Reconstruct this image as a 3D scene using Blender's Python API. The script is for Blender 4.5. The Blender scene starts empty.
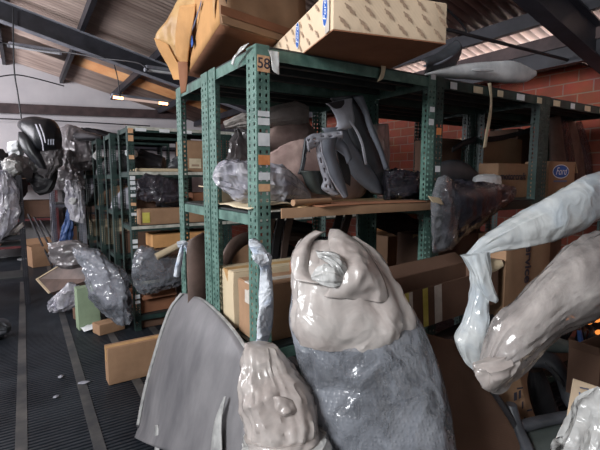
import bpy, bmesh, math, random
from mathutils import Vector, Matrix, noise
random.seed(7)
S = bpy.context.scene
COL = S.collection
PI = math.pi
# ------------------------------------------------------------------ camera geometry (used to measure true positions)
F_PX = 433.0; PITCH = math.radians(6.33); YAW = math.radians(32.4)
CAM = Vector((0, 0, 1.5))
_r = Vector((math.cos(YAW), -math.sin(YAW), 0)); _h = Vector((math.sin(YAW), math.cos(YAW), 0)); _u = Vector((0, 0, 1))
_F = _h*math.cos(PITCH) - _u*math.sin(PITCH); _U = _u*math.cos(PITCH) + _h*math.sin(PITCH)
def ray(x, y): return _F + _r*((x-300)/F_PX) + _U*((225-y)/F_PX)
def PX(x, y, X): d = ray(x, y); return CAM + d*(X/d.x)
def PY(x, y, Y): d = ray(x, y); return CAM + d*(Y/d.y)
def Pz(x, y, z): d = ray(x, y); return CAM + d*((z-1.5)/d.z)
def PD(x, y, Z): d = ray(x, y); return CAM + d*(Z/d.dot(_h))
NC = -_h                                                     # towards the viewer, horizontal

# ------------------------------------------------------------------ materials
def new_mat(name):
    m = bpy.data.materials.new(name); m.use_nodes = True
    nt = m.node_tree; nt.nodes.clear()
    out = nt.nodes.new('ShaderNodeOutputMaterial')
    return m, nt, out
def nd(nt, t, **kw):
    n = nt.nodes.new(t)
    for k, v in kw.items():
        if k in n.inputs: n.inputs[k].default_value = v
        else: setattr(n, k, v)
    return n
def c4(c): return (c[0], c[1], c[2], 1)
def srgb(r, g, b):
    f = lambda v: (v/255/12.92) if v/255 <= .04045 else ((v/255+.055)/1.055)**2.4
    return (f(r), f(g), f(b))
def mottled(name, ca, cb, rough=.6, scale=6, metal=0, bump=.15, bscale=30, stretch=(1,1,1), spec=.5, detail=6, lo=.35, hi=.65, dist=.01):
    m, nt, out = new_mat(name)
    tc = nd(nt, 'ShaderNodeTexCoord'); mp = nd(nt, 'ShaderNodeMapping'); mp.inputs['Scale'].default_value = stretch
    nt.links.new(tc.outputs['Object'], mp.inputs['Vector'])
    n1 = nd(nt, 'ShaderNodeTexNoise', Scale=scale, Detail=detail, Roughness=.6); nt.links.new(mp.outputs[0], n1.inputs['Vector'])
    cr = nd(nt, 'ShaderNodeValToRGB'); cr.color_ramp.elements[0].position = lo; cr.color_ramp.elements[1].position = hi
    cr.color_ramp.elements[0].color = c4(ca); cr.color_ramp.elements[1].color = c4(cb)
    nt.links.new(n1.outputs['Fac'], cr.inputs[0])
    b = nd(nt, 'ShaderNodeBsdfPrincipled', Roughness=rough, Metallic=metal); b.inputs['Specular IOR Level'].default_value = spec
    nt.links.new(cr.outputs[0], b.inputs['Base Color'])
    if bump:
        n2 = nd(nt, 'ShaderNodeTexNoise', Scale=bscale, Detail=4); nt.links.new(mp.outputs[0], n2.inputs['Vector'])
        bp = nd(nt, 'ShaderNodeBump', Strength=bump, Distance=dist); nt.links.new(n2.outputs['Fac'], bp.inputs['Height']); nt.links.new(bp.outputs[0], b.inputs['Normal'])
    nt.links.new(b.outputs[0], out.inputs[0])
    return m
def film(name, col, alpha, rough=.2, bscale=7, bump=.6, stretch=(1,1,1), dots=None, gloss=.5, hue2=None, trans=.3):
    """thin crumpled plastic film: clear where alpha is low, milky and glossy elsewhere"""
    m, nt, out = new_mat(name)
    tc = nd(nt, 'ShaderNodeTexCoord'); mp = nd(nt, 'ShaderNodeMapping'); mp.inputs['Scale'].default_value = stretch
    nt.links.new(tc.outputs['Object'], mp.inputs['Vector'])
    n1 = nd(nt, 'ShaderNodeTexNoise', Scale=bscale*.6, Detail=3, Roughness=.55); nt.links.new(mp.outputs[0], n1.inputs['Vector'])
    wm = nd(nt, 'ShaderNodeVectorMath', operation='SCALE'); wm.inputs['Scale'].default_value = .55; nt.links.new(n1.outputs['Color'], wm.inputs[0])
    wa = nd(nt, 'ShaderNodeVectorMath', operation='ADD'); nt.links.new(mp.outputs[0], wa.inputs[0]); nt.links.new(wm.outputs[0], wa.inputs[1])
    last = None
    for sc, st, ds in ((bscale, bump, .05), (bscale*2.6, bump*.75, .018), (bscale*6.5, bump*.5, .006)):
        v = nd(nt, 'ShaderNodeTexVoronoi', Scale=sc); nt.links.new(wa.outputs[0], v.inputs['Vector'])
        bp = nd(nt, 'ShaderNodeBump', Strength=st, Distance=ds); nt.links.new(v.outputs['Distance'], bp.inputs['Height'])
        if last: nt.links.new(last.outputs[0], bp.inputs['Normal'])
        last = bp
    pb = nd(nt, 'ShaderNodeBsdfPrincipled', Roughness=rough); pb.inputs['Specular IOR Level'].default_value = gloss
    h = last
    if dots:
        v = nd(nt, 'ShaderNodeTexVoronoi', Scale=dots, Randomness=.25); nt.links.new(tc.outputs['Object'], v.inputs['Vector'])
        mr = nd(nt, 'ShaderNodeMapRange'); mr.inputs['From Min'].default_value = 0; mr.inputs['From Max'].default_value = .5
        mr.inputs['To Min'].default_value = 1; mr.inputs['To Max'].default_value = 0
        nt.links.new(v.outputs['Distance'], mr.inputs['Value'])
        bp2 = nd(nt, 'ShaderNodeBump', Strength=.4, Distance=.004); nt.links.new(mr.outputs[0], bp2.inputs['Height']); nt.links.new(last.outputs[0], bp2.inputs['Normal']); h = bp2
    nt.links.new(h.outputs[0], pb.inputs['Normal'])
    n3 = nd(nt, 'ShaderNodeTexNoise', Scale=6, Detail=5); nt.links.new(wa.outputs[0], n3.inputs['Vector'])
    cr = nd(nt, 'ShaderNodeValToRGB'); cr.color_ramp.elements[0].position = .4; cr.color_ramp.elements[1].position = .62
    cr.color_ramp.elements[0].color = c4(col); cr.color_ramp.elements[1].color = c4(hue2 or [v*.82 for v in col])
    nt.links.new(n3.outputs['Fac'], cr.inputs[0]); nt.links.new(cr.outputs[0], pb.inputs['Base Color'])
    tl = nd(nt, 'ShaderNodeBsdfTranslucent'); tl.inputs['Color'].default_value = c4(col)
    m1 = nd(nt, 'ShaderNodeMixShader', Fac=trans); nt.links.new(pb.outputs[0], m1.inputs[1]); nt.links.new(tl.outputs[0], m1.inputs[2])
    if alpha < 1:
        tr = nd(nt, 'ShaderNodeBsdfTransparent')
        fr = nd(nt, 'ShaderNodeLayerWeight', Blend=.3); nt.links.new(last.outputs[0], fr.inputs['Normal'])
        n4 = nd(nt, 'ShaderNodeTexNoise', Scale=7, Detail=6, Roughness=.65); nt.links.new(wa.outputs[0], n4.inputs['Vector'])
        mr = nd(nt, 'ShaderNodeMapRange'); mr.inputs['From Min'].default_value = .35; mr.inputs['From Max'].default_value = .65
        mr.inputs['To Min'].default_value = max(0, alpha-.22); mr.inputs['To Max'].default_value = min(1, alpha+.18)
        nt.links.new(n4.outputs['Fac'], mr.inputs['Value'])
        mx = nd(nt, 'ShaderNodeMath', operation='MAXIMUM'); nt.links.new(mr.outputs[0], mx.inputs[0])
        mu = nd(nt, 'ShaderNodeMath', operation='MULTIPLY'); mu.inputs[1].default_value = .95; nt.links.new(fr.outputs['Facing'], mu.inputs[0]); nt.links.new(mu.outputs[0], mx.inputs[1])
        m2 = nd(nt, 'ShaderNodeMixShader'); nt.links.new(mx.outputs[0], m2.inputs[0]); nt.links.new(tr.outputs[0], m2.inputs[1]); nt.links.new(m1.outputs[0], m2.inputs[2])
        # the clear part still keeps a sharp surface reflection
        gl = nd(nt, 'ShaderNodeBsdfGlossy', Roughness=.12); nt.links.new(last.outputs[0], gl.inputs['Normal'])
        f2 = nd(nt, 'ShaderNodeFresnel', IOR=1.5); nt.links.new(last.outputs[0], f2.inputs['Normal'])
        m3 = nd(nt, 'ShaderNodeMixShader'); nt.links.new(f2.outputs[0], m3.inputs[0]); nt.links.new(m2.outputs[0], m3.inputs[1]); nt.links.new(gl.outputs[0], m3.inputs[2])
        nt.links.new(m3.outputs[0], out.inputs[0])
    else: nt.links.new(m1.outputs[0], out.inputs[0])
    return m
def cardboard(name, base, dark=.72):
    m, nt, out = new_mat(name)
    tc = nd(nt, 'ShaderNodeTexCoord')
    n1 = nd(nt, 'ShaderNodeTexNoise', Scale=3.2, Detail=7, Roughness=.65); nt.links.new(tc.outputs['Object'], n1.inputs['Vector'])
    cr = nd(nt, 'ShaderNodeValToRGB'); cr.color_ramp.elements[0].position = .32; cr.color_ramp.elements[1].position = .6
    cr.color_ramp.elements[0].color = c4([v*dark for v in base]); cr.color_ramp.elements[1].color = c4(base)
    nt.links.new(n1.outputs['Fac'], cr.inputs[0])
    w = nd(nt, 'ShaderNodeTexWave', Scale=45, Distortion=.6, Detail=1); w.bands_direction = 'DIAGONAL'; nt.links.new(tc.outputs['Object'], w.inputs['Vector'])
    bp = nd(nt, 'ShaderNodeBump', Strength=.08, Distance=.002); nt.links.new(w.outputs['Fac'], bp.inputs['Height'])
    n2 = nd(nt, 'ShaderNodeTexNoise', Scale=9, Detail=3); nt.links.new(tc.outputs['Object'], n2.inputs['Vector'])
    bp2 = nd(nt, 'ShaderNodeBump', Strength=.35, Distance=.01); nt.links.new(n2.outputs['Fac'], bp2.inputs['Height']); nt.links.new(bp.outputs[0], bp2.inputs['Normal'])
    b = nd(nt, 'ShaderNodeBsdfPrincipled', Roughness=.78); b.inputs['Specular IOR Level'].default_value = .25
    nt.links.new(cr.outputs[0], b.inputs['Base Color']); nt.links.new(bp2.outputs[0], b.inputs['Normal']); nt.links.new(b.outputs[0], out.inputs[0])
    return m
def flat(name, col, rough=.6, metal=0, spec=.5):
    m, nt, out = new_mat(name)
    tc = nd(nt, 'ShaderNodeTexCoord')
    n1 = nd(nt, 'ShaderNodeTexNoise', Scale=25, Detail=3); nt.links.new(tc.outputs['Object'], n1.inputs['Vector'])
    cr = nd(nt, 'ShaderNodeValToRGB'); cr.color_ramp.elements[0].color = c4([v*.8 for v in col]); cr.color_ramp.elements[1].color = c4([min(1, v*1.1) for v in col])
    nt.links.new(n1.outputs['Fac'], cr.inputs[0])
    b = nd(nt, 'ShaderNodeBsdfPrincipled', Roughness=rough, Metallic=metal); b.inputs['Specular IOR Level'].default_value = spec
    nt.links.new(cr.outputs[0], b.inputs['Base Color']); nt.links.new(b.outputs[0], out.inputs[0])
    return m
def emit(name, col, st):
    m, nt, out = new_mat(name)
    e = nd(nt, 'ShaderNodeEmission', Strength=st); e.inputs['Color'].default_value = c4(col); nt.links.new(e.outputs[0], out.inputs[0]); return m
def brick_mat():
    m, nt, out = new_mat('red_brick')
    tc = nd(nt, 'ShaderNodeTexCoord'); sp = nd(nt, 'ShaderNodeSeparateXYZ'); cb = nd(nt, 'ShaderNodeCombineXYZ')
    nt.links.new(tc.outputs['Object'], sp.inputs[0]); nt.links.new(sp.outputs['Y'], cb.inputs['X']); nt.links.new(sp.outputs['Z'], cb.inputs['Y'])
    br = nd(nt, 'ShaderNodeTexBrick', Scale=1); br.inputs['Brick Width'].default_value = .24; br.inputs['Row Height'].default_value = .1
    br.inputs['Mortar Size'].default_value = .006; br.inputs['Mortar Smooth'].default_value = .3; br.inputs['Bias'].default_value = -.2
    br.inputs['Color1'].default_value = c4(srgb(150, 72, 52)); br.inputs['Color2'].default_value = c4(srgb(118, 60, 48)); br.inputs['Mortar'].default_value = c4(srgb(140, 112, 100))
    nt.links.new(cb.outputs[0], br.inputs['Vector'])
    n = nd(nt, 'ShaderNodeTexNoise', Scale=9, Detail=6); nt.links.new(tc.outputs['Object'], n.inputs['Vector'])
    mx = nd(nt, 'ShaderNodeMixRGB', blend_type='MULTIPLY', Fac=.55); nt.links.new(br.outputs['Color'], mx.inputs['Color1']); nt.links.new(n.outputs['Color'], mx.inputs['Color2'])
    g = nd(nt, 'ShaderNodeGamma', Gamma=.8); nt.links.new(mx.outputs[0], g.inputs[0])
    b = nd(nt, 'ShaderNodeBsdfPrincipled', Roughness=.85)
    bp = nd(nt, 'ShaderNodeBump', Strength=.7, Distance=.01, invert=True); nt.links.new(br.outputs['Fac'], bp.inputs['Height'])
    nt.links.new(mx.outputs[0], b.inputs['Base Color']); nt.links.new(bp.outputs[0], b.inputs['Normal']); nt.links.new(b.outputs[0], out.inputs[0])
    return m
M = {}
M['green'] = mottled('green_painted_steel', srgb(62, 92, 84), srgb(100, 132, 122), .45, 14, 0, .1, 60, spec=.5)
M['green_shaded'] = mottled('shaded_green_painted_steel', srgb(30, 48, 46), srgb(48, 70, 65), .5, 14, 0, .1, 60)  # the green rack paint again, with shade worked into the colour
M['deck'] = mottled('dark_shelf_panel', srgb(30, 36, 37), srgb(50, 57, 57), .55, 8, 0, .15, 30)
M['deck_pale'] = mottled('worn_pale_shelf_edge', srgb(150, 150, 140), srgb(205, 205, 195), .6, 12, 0, .15, 40)
M['kraft'] = cardboard('kraft_cardboard', srgb(166, 132, 104))
M['kraft_dark'] = cardboard('dark_kraft_cardboard', srgb(112, 86, 72))
M['kraft_orange'] = cardboard('orange_kraft_cardboard', srgb(204, 154, 102))
M['kraft_pale'] = cardboard('pale_printed_cardboard', srgb(224, 200, 172), .88)
M['kraft_cream'] = cardboard('cream_cardboard', srgb(206, 188, 158), .85)
M['kraft_rust'] = cardboard('rust_brown_cardboard', srgb(156, 108, 82))
M['tape'] = mottled('brown_packing_tape', srgb(176, 136, 90), srgb(206, 168, 116), .45, 8, 0, .2, 40, spec=.6)
M['tape_yellow'] = mottled('yellow_packing_tape', srgb(190, 180, 70), srgb(226, 214, 120), .3, 8, 0, .3, 30)
M['tape_clear'] = mottled('clear_packing_tape', srgb(190, 180, 170), srgb(220, 214, 204), .2, 9, 0, .4, 30)
M['ink'] = flat('dark_printing_ink', srgb(60, 55, 66))
M['ink_brown'] = flat('brown_printing_ink', srgb(172, 146, 124))
M['ink_blue'] = flat('blue_printing_ink', srgb(36, 92, 176))
M['ink_grey'] = flat('grey_blue_printing_ink', srgb(100, 110, 140))
M['white_ink'] = flat('white_printing_ink', srgb(235, 238, 245))
M['paper'] = mottled('white_paper', srgb(205, 208, 212), srgb(236, 238, 240), .6, 10, 0, .1)
M['paper_cream'] = mottled('cream_paper', srgb(196, 180, 150), srgb(226, 212, 184), .6, 10, 0, .1)
M['sticker_orange'] = mottled('orange_sticker', srgb(200, 118, 66), srgb(226, 152, 100), .6, 30, 0, .1)
M['sticker_tan'] = mottled('tan_sticker', srgb(200, 150, 112), srgb(224, 180, 140), .6, 20, 0, .1)
M['black'] = mottled('black_plastic', srgb(20, 21, 24), srgb(36, 37, 42), .35, 10, 0, .1)
M['black_matte'] = mottled('matte_black_plastic', srgb(24, 24, 28), srgb(44, 42, 46), .6, 10, 0, .2)
M['charcoal'] = mottled('charcoal_plastic', srgb(52, 54, 58), srgb(76, 78, 84), .45, 7, 0, .15)
M['grey_plastic'] = mottled('grey_primer_plastic', srgb(92, 96, 106), srgb(122, 126, 136), .4, 5, 0, .05)
M['grey_light'] = mottled('light_grey_plastic', srgb(158, 158, 168), srgb(190, 190, 200), .45, 9, 0, .1)
M['primer'] = mottled('grey_primed_sheet_metal', srgb(84, 83, 87), srgb(126, 124, 126), .42, 3.2, .0, .06, 18, stretch=(1, 1.8, .8), detail=10, lo=.3, hi=.72)
M['primer_edge'] = mottled('scuffed_sheet_metal_edge', srgb(130, 130, 130), srgb(168, 168, 166), .5, 20, .0, .1)
M['brown_plastic'] = mottled('brown_dusty_plastic', srgb(72, 58, 52), srgb(104, 84, 76), .55, 6, 0, .15)
M['tray'] = mottled('dark_green_grey_plastic', srgb(58, 64, 62), srgb(80, 86, 84), .5, 6, 0, .1)
M['beam'] = mottled('dark_painted_steel_beam', srgb(30, 30, 37), srgb(50, 50, 58), .5, 5, 0, .1)
M['beam_brown'] = mottled('brown_rusty_beam', srgb(54, 42, 44), srgb(82, 66, 66), .6, 5, 0, .1)
M['edge_grey'] = mottled('pale_steel_flange', srgb(120, 122, 132), srgb(156, 158, 168), .5, 8, 0, .1)
M['plaster'] = mottled('pale_lilac_plaster', srgb(190, 186, 190), srgb(210, 206, 208), .8, 1.2, 0, .1, 10)
M['brick'] = brick_mat()
M['roof'] = mottled('weathered_corrugated_sheet', srgb(176, 152, 142), srgb(222, 200, 188), .7, 2.2, 0, .1, 12, stretch=(.5, 3, 1), detail=8)
M['roof_orange'] = mottled('amber_corrugated_sheet', srgb(206, 142, 92), srgb(226, 172, 120), .6, 3, 0, .1, 12)
def add_valley_shade(m, period):
    """shade in the valleys of the corrugation, painted as darker stripes"""
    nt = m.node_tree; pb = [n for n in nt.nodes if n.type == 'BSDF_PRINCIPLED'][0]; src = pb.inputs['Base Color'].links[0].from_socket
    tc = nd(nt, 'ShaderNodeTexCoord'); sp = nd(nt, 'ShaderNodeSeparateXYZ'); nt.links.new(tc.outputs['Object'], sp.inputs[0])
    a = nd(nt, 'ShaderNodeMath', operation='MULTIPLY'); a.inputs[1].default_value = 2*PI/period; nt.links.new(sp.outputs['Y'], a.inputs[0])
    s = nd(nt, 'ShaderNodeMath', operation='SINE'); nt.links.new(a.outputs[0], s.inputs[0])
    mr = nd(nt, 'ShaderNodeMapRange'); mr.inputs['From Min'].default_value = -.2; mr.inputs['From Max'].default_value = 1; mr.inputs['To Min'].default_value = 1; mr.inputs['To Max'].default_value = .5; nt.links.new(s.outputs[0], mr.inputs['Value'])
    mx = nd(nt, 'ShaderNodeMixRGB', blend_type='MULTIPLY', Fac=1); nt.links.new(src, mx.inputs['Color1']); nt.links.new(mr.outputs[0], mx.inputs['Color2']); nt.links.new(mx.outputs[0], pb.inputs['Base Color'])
add_valley_shade(M['roof'], .085); add_valley_shade(M['roof_orange'], .085)
M['floor'] = mottled('dark_steel_floor', srgb(28, 32, 39), srgb(50, 55, 62), .42, 2.5, .1, .2, 20, detail=9)
M['floor_gap'] = flat('dark_gap_under_grating', srgb(16, 18, 22), .9)
M['floor_strip'] = mottled('worn_steel_strip', srgb(56, 58, 62), srgb(92, 90, 88), .5, 5, .1, .2, 20, detail=9)
M['red_metal'] = mottled('dark_red_painted_steel', srgb(74, 30, 34), srgb(104, 46, 48), .5, 7, 0, .1)
M['plywood'] = mottled('plywood_sheet', srgb(196, 160, 116), srgb(222, 190, 146), .65, 2.5, 0, .1, 25, stretch=(1, 9, 1))
M['film_milk'] = film('milky_plastic_film', srgb(216, 208, 203), .93, .42, 4.5, .3, hue2=srgb(198, 187, 182), gloss=.28)
M['film_white'] = film('white_plastic_film', srgb(230, 230, 228), .92, .32, 7, .4, gloss=.4)
M['film_pink'] = film('pinkish_translucent_film', srgb(226, 218, 214), .58, .14, 3, .28, hue2=srgb(200, 192, 190), gloss=.6)
M['film_clear'] = film('clear_plastic_film', srgb(206, 208, 216), .22, .14, 6, .4)
M['film_lilac'] = film('lilac_plastic_film', srgb(228, 226, 234), .82, .26, 7, .4, hue2=srgb(180, 178, 194))
M['film_grey'] = film('grey_plastic_film', srgb(134, 128, 130), .92, .35, 6, .35)
M['film_dark'] = film('dark_clear_film', srgb(84, 80, 92), .5, .18, 8, .5)
M['bubble'] = film('bubble_wrap', srgb(190, 195, 206), .44, .2, 5, .4, dots=85)
M['bubble_dark'] = film('bubble_wrap_over_dark_plastic', srgb(70, 70, 84), .40, .2, 6, .35, dots=46)
M['foam'] = film('thin_white_foam_sheet', srgb(238, 242, 242), .98, .6, 6, .2, hue2=srgb(208, 218, 226), gloss=.2)
M['foam_print'] = film('blue_printed_foam_sheet', srgb(228, 232, 238), 1, .4, 10, .35, hue2=srgb(166, 190, 222))
M['blue_cloth'] = mottled('blue_plastic', srgb(36, 62, 112), srgb(64, 98, 156), .5, 9, 0, .3)
M['green_pale'] = cardboard('pale_green_board', srgb(150, 168, 140))
M['pale_part'] = mottled('pale_dusty_plastic', srgb(172, 164, 160), srgb(200, 190, 185), .5, 6, 0, .1)
M['bundle_pink'] = mottled('beige_foam_padding', srgb(150, 124, 120), srgb(184, 158, 150), .7, 8, 0, .3, 20)
M['glow'] = emit('glowing_tube_end', (1, .42, .18), 9)
M['tube'] = mottled('white_fluorescent_tube', srgb(220, 222, 228), srgb(240, 240, 244), .3, 8, 0, 0)
M['tube_dim'] = emit('dim_fluorescent_tube', (1, .72, .62), .55)
M['amber'] = emit('orange_glint_glow', (1, .3, .06), 1.2)  # glow that imitates orange reflections
M['cable'] = flat('black_cable', srgb(24, 24, 30), .5)
M['chrome'] = mottled('bright_metal', srgb(180, 184, 190), srgb(220, 222, 226), .2, 8, .9, 0)

# ------------------------------------------------------------------ object helpers
INV = {}
def tag(o, label=None, cat=None, group=None, kind=None):
    if label: o['label'] = label
    if cat: o['category'] = cat
    if group: o['group'] = group
    if kind: o['kind'] = kind
    return o
def thing(name, label, cat, loc=(0, 0, 0), rotz=0, group=None, rot=None):
    o = bpy.data.objects.new(name, None); COL.objects.link(o); o.empty_display_size = .05
    o.location = loc; o.rotation_euler = rot or (0, 0, rotz)
    tag(o, label, cat, group)
    from mathutils import Euler
    m = Matrix.Translation(Vector(loc)) @ Euler(o.rotation_euler).to_matrix().to_4x4()
    INV[o.name] = m.inverted(); return o
def link(name, bm, mat, parent=None, world=False, smooth=True, mats=None):
    if world and parent is not None:
        p = parent
        while p.parent: p = p.parent
        if p.name in INV: bm.transform(INV[p.name])
    me = bpy.data.meshes.new(name); bm.to_mesh(me); bm.free()
    for mm in (mats or [mat]): me.materials.append(mm)
    if smooth:
        for f in me.polygons: f.use_smooth = True
        try: me.set_sharp_from_angle(angle=math.radians(38))
        except Exception: pass
    o = bpy.data.objects.new(name, me); COL.objects.link(o)
    if parent is not None: o.parent = parent
    return o
def solid(o, t, off=0):
    md = o.modifiers.new('thickness', 'SOLIDIFY'); md.thickness = t; md.offset = off; return o
def subsurf(o, n=1):
    md = o.modifiers.new('smooth', 'SUBSURF'); md.levels = n; md.render_levels = n; return o
def box(bm, a, b, mat=0, bev=0):
    a = Vector(a); b = Vector(b)
    r = bmesh.ops.create_cube(bm, size=1)
    vs = r['verts']
    bmesh.ops.scale(bm, vec=[max(abs(b[i]-a[i]), 1e-4) for i in range(3)], verts=vs)
    bmesh.ops.translate(bm, vec=(a+b)/2, verts=vs)
    fs = set(f for v in vs for f in v.link_faces)
    for f in fs: f.material_index = mat
    if bev:
        es = set(e for v in vs for e in v.link_edges)
        bmesh.ops.bevel(bm, geom=list(es), offset=bev, segments=2, affect='EDGES', profile=.6)
    return vs
def bar(bm, p, q, w, h=None, up=(0, 0, 1)):
    p = Vector(p); q = Vector(q); h = h or w
    d = (q-p); L = d.length; d.normalize()
    s = d.cross(Vector(up));  s = s.normalized() if s.length > 1e-5 else Vector((1, 0, 0)); u = s.cross(d).normalized()
    vs = [bm.verts.new(c + s*(i*w/2) + u*(j*h/2)) for c in (p, q) for i, j in ((-1, -1), (1, -1), (1, 1), (-1, 1))]
    for f in ((0, 1, 2, 3), (7, 6, 5, 4), (0, 4, 5, 1), (1, 5, 6, 2), (2, 6, 7, 3), (3, 7, 4, 0)): bm.faces.new([vs[i] for i in f])
    return vs
def catmull(P, n):
    """P: list of tuples/vectors; n samples per span"""
    out = []
    P = [Vector(p) for p in P]
    for i in range(len(P)-1):
        p0 = P[max(i-1, 0)]; p1 = P[i]; p2 = P[i+1]; p3 = P[min(i+2, len(P)-1)]
        for k in range(n):
            t = k/n
            out.append(.5*((2*p1)+(-p0+p2)*t+(2*p0-5*p1+4*p2-p3)*t*t+(-p0+3*p1-3*p2+p3)*t**3))
    out.append(P[-1]); return out
def tube(bm, pts, r, seg=8, n=6, caps=True):
    pts = catmull(pts, n) if n > 1 else [Vector(p) for p in pts]
    rs = r if callable(r) else (lambda t: r)
    rings = []; N = len(pts); last = None
    for i, p in enumerate(pts):
        d = (pts[min(i+1, N-1)] - pts[max(i-1, 0)]).normalized()
        s = d.cross(Vector((0, 0, 1))) if last is None else (last - d*last.dot(d))
        if s.length < 1e-4: s = d.cross(Vector((1, 0, 0)))
        s.normalize(); last = s; u = d.cross(s); rr = rs(i/(N-1))
        rings.append([bm.verts.new(p + s*math.cos(2*PI*k/seg)*rr + u*math.sin(2*PI*k/seg)*rr) for k in range(seg)])
    for a, b in zip(rings, rings[1:]):
        for k in range(seg): bm.faces.new((a[k], a[(k+1) % seg], b[(k+1) % seg], b[k]))
    if caps: bm.faces.new(rings[0][::-1]); bm.faces.new(rings[-1])
def ridged(q, n=3):
    v = 0; a = 1; t = 0
    for _ in range(n):
        v += a*(1-2*abs(noise.noise(q))*1.6); t += a; q = q*2.17+Vector((7.1, 3.3, 1.7)); a *= .5
    return v/t
def ruled(bm, rows, nu=12, nv=5, bulge=0, direction=None, wr=0, fr=8, hole=None, mat=0, squ=2.0, seed=0):
    """surface between left and right edge curves, bulged along a direction"""
    n = Vector(direction) if direction is not None else NC
    Ls = catmull([r[0] for r in rows], nv); Rs = catmull([r[1] for r in rows], nv)
    bl = [r[2] if len(r) > 2 else bulge for r in rows]; B = [v.x for v in catmull([(b, 0, 0) for b in bl], nv)]
    g = []
    for j, (l, r) in enumerate(zip(Ls, Rs)):
        row = []
        for i in range(nu+1):
            s = i/nu; p = l.lerp(r, s)
            p = p + n*B[j]*(1-abs(2*s-1)**squ)
            if wr:
                e = math.sin(PI*s)**.4 if 0 < s < 1 else 0
                p = p + n*wr*ridged(p*fr*.6+Vector((seed, 0, 0)))*(.3+.7*e)
            row.append(bm.verts.new(p))
        g.append(row)
    H = len(g)-1
    for j in range(H):
        for i in range(nu):
            if hole and hole(i/nu, j/H, i, j): continue
            f = bm.faces.new((g[j][i], g[j+1][i], g[j+1][i+1], g[j][i+1])); f.material_index = mat
    return g
def ridged(q, n=3):
    v = 0; a = 1; t = 0
    for _ in range(n):
        v += a*(1-2*abs(noise.noise(q))*1.6); t += a; q = q*2.17+Vector((7.1, 3.3, 1.7)); a *= .5
    return v/t
def crease(q):
    """sharp tension creases: high on the borders of warped cells, flat between"""
    w = q + noise.noise_vector(q*.8)*.7; s = 0
    for k, a in ((1.0, 1.0), (2.3, .45)):
        d = noise.voronoi(w*k*.9)[0]; s += a*(1-min(1.0, (d[1]-d[0])*2.2))
    return s*1.1-.55
def pillow(bm, rows, seg=48, nv=10, thick=.05, direction=None, wr=.012, fr=9, ex=.8, seed=None, open_top=False, open_end=False, aniso=(1, 1, 1), ridge=True, folds=.9):
    """closed soft body; each row = (left point, right point[, half depth])"""
    n = Vector(direction) if direction is not None else NC
    Ls = catmull([r[0] for r in rows], nv); Rs = catmull([r[1] for r in rows], nv)
    T = [v.x for v in catmull([((r[2] if len(r) > 2 else thick), 0, 0) for r in rows], nv)]
    rings = []; an = Vector(aniso); N = len(Ls)
    sd = Ls[0].x*13+Ls[0].z*7 if seed is None else seed
    length = sum((Ls[i+1]+Rs[i+1]-Ls[i]-Rs[i]).length/2 for i in range(N-1)); run = 0
    for j, (l, r) in enumerate(zip(Ls, Rs)):
        if j: run += (l+r-Ls[j-1]-Rs[j-1]).length/2
        c = (l+r)/2; w = (r-l)/2; ring = []
        for k in range(seg):
            a = 2*PI*k/seg; ca, sa = math.cos(a), math.sin(a)
            x = math.copysign(abs(ca)**ex, ca); y = math.copysign(abs(sa)**ex, sa)
            o = w*x + n*max(T[j], .001)*y
            p = c + o
            q = Vector((p.x*an.x, p.y*an.y, p.z*an.z))*fr*.55 + Vector((sd*3.1, sd, 0))
            if ridge:
                v = ridged(q, 2)*.25 + crease(q)*.9
                qf = Vector((ca*1.7+run*2.2, sa*1.7-run*1.4, run*1.3+sd))           # folds that run along the body
                v += folds*ridged(qf*1.1, 3)
            else: v = noise.fractal(q, 1.0, 2.1, 4)
            d = o.normalized() if o.length > 1e-6 else n
            lim = min(1, (w.length+T[j])/.06)
            p = p + d*wr*v*lim
            ring.append(bm.verts.new(p))
        rings.append(ring)
    for a, b in zip(rings, rings[1:]):
        for k in range(seg): bm.faces.new((a[k], b[k], b[(k+1) % seg], a[(k+1) % seg]))
    def cap(ring, flip):
        c = bm.verts.new(sum((v.co for v in ring), Vector())/seg)
        for k in range(seg):
            t = (ring[k], ring[(k+1) % seg], c); bm.faces.new(t[::-1] if flip else t)
    if not open_top: cap(rings[0], False)
    if not open_end: cap(rings[-1], True)
    bmesh.ops.recalc_face_normals(bm, faces=bm.faces)
    return rings
def text_mesh(name, s, size, mat, parent, mtx, italic=0, bold=0):
    cu = bpy.data.curves.new(name, 'FONT'); cu.body = s; cu.size = size; cu.extrude = .0004; cu.shear = italic; cu.offset = bold
    cu.align_x = 'CENTER'; cu.align_y = 'CENTER'
    t = bpy.data.objects.new(name, cu); me = bpy.data.meshes.new_from_object(t)
    me.transform(mtx); me.materials.clear(); me.materials.append(mat)
    bpy.data.objects.remove(t); bpy.data.curves.remove(cu)
    o = bpy.data.objects.new(name, me); COL.objects.link(o); o.parent = parent; return o
def face_mtx(face, size, u, v, rot=0, off=.0016):
    """matrix placing flat artwork on a face of a carton whose local corner is the origin"""
    lx, ly, lz = size; R = Matrix.Rotation(rot, 4, 'Z')
    if face == '-y': B = Matrix(((1, 0, 0, u*lx), (0, 0, -1, -off), (0, 1, 0, v*lz), (0, 0, 0, 1)))
    elif face == '-x': B = Matrix(((0, 0, -1, -off), (-1, 0, 0, (1-u)*ly), (0, 1, 0, v*lz), (0, 0, 0, 1)))
    elif face == '+z': B = Matrix(((1, 0, 0, u*lx), (0, 1, 0, v*ly), (0, 0, 1, lz+off), (0, 0, 0, 1)))
    return B @ R
def patch(name, w, h, mat, parent, mtx, sub=1):
    bm = bmesh.new(); box(bm, (-w/2, -h/2, -.0006), (w/2, h/2, .0004)); bm.transform(mtx); return link(name, bm, mat, parent, smooth=False)
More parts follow.
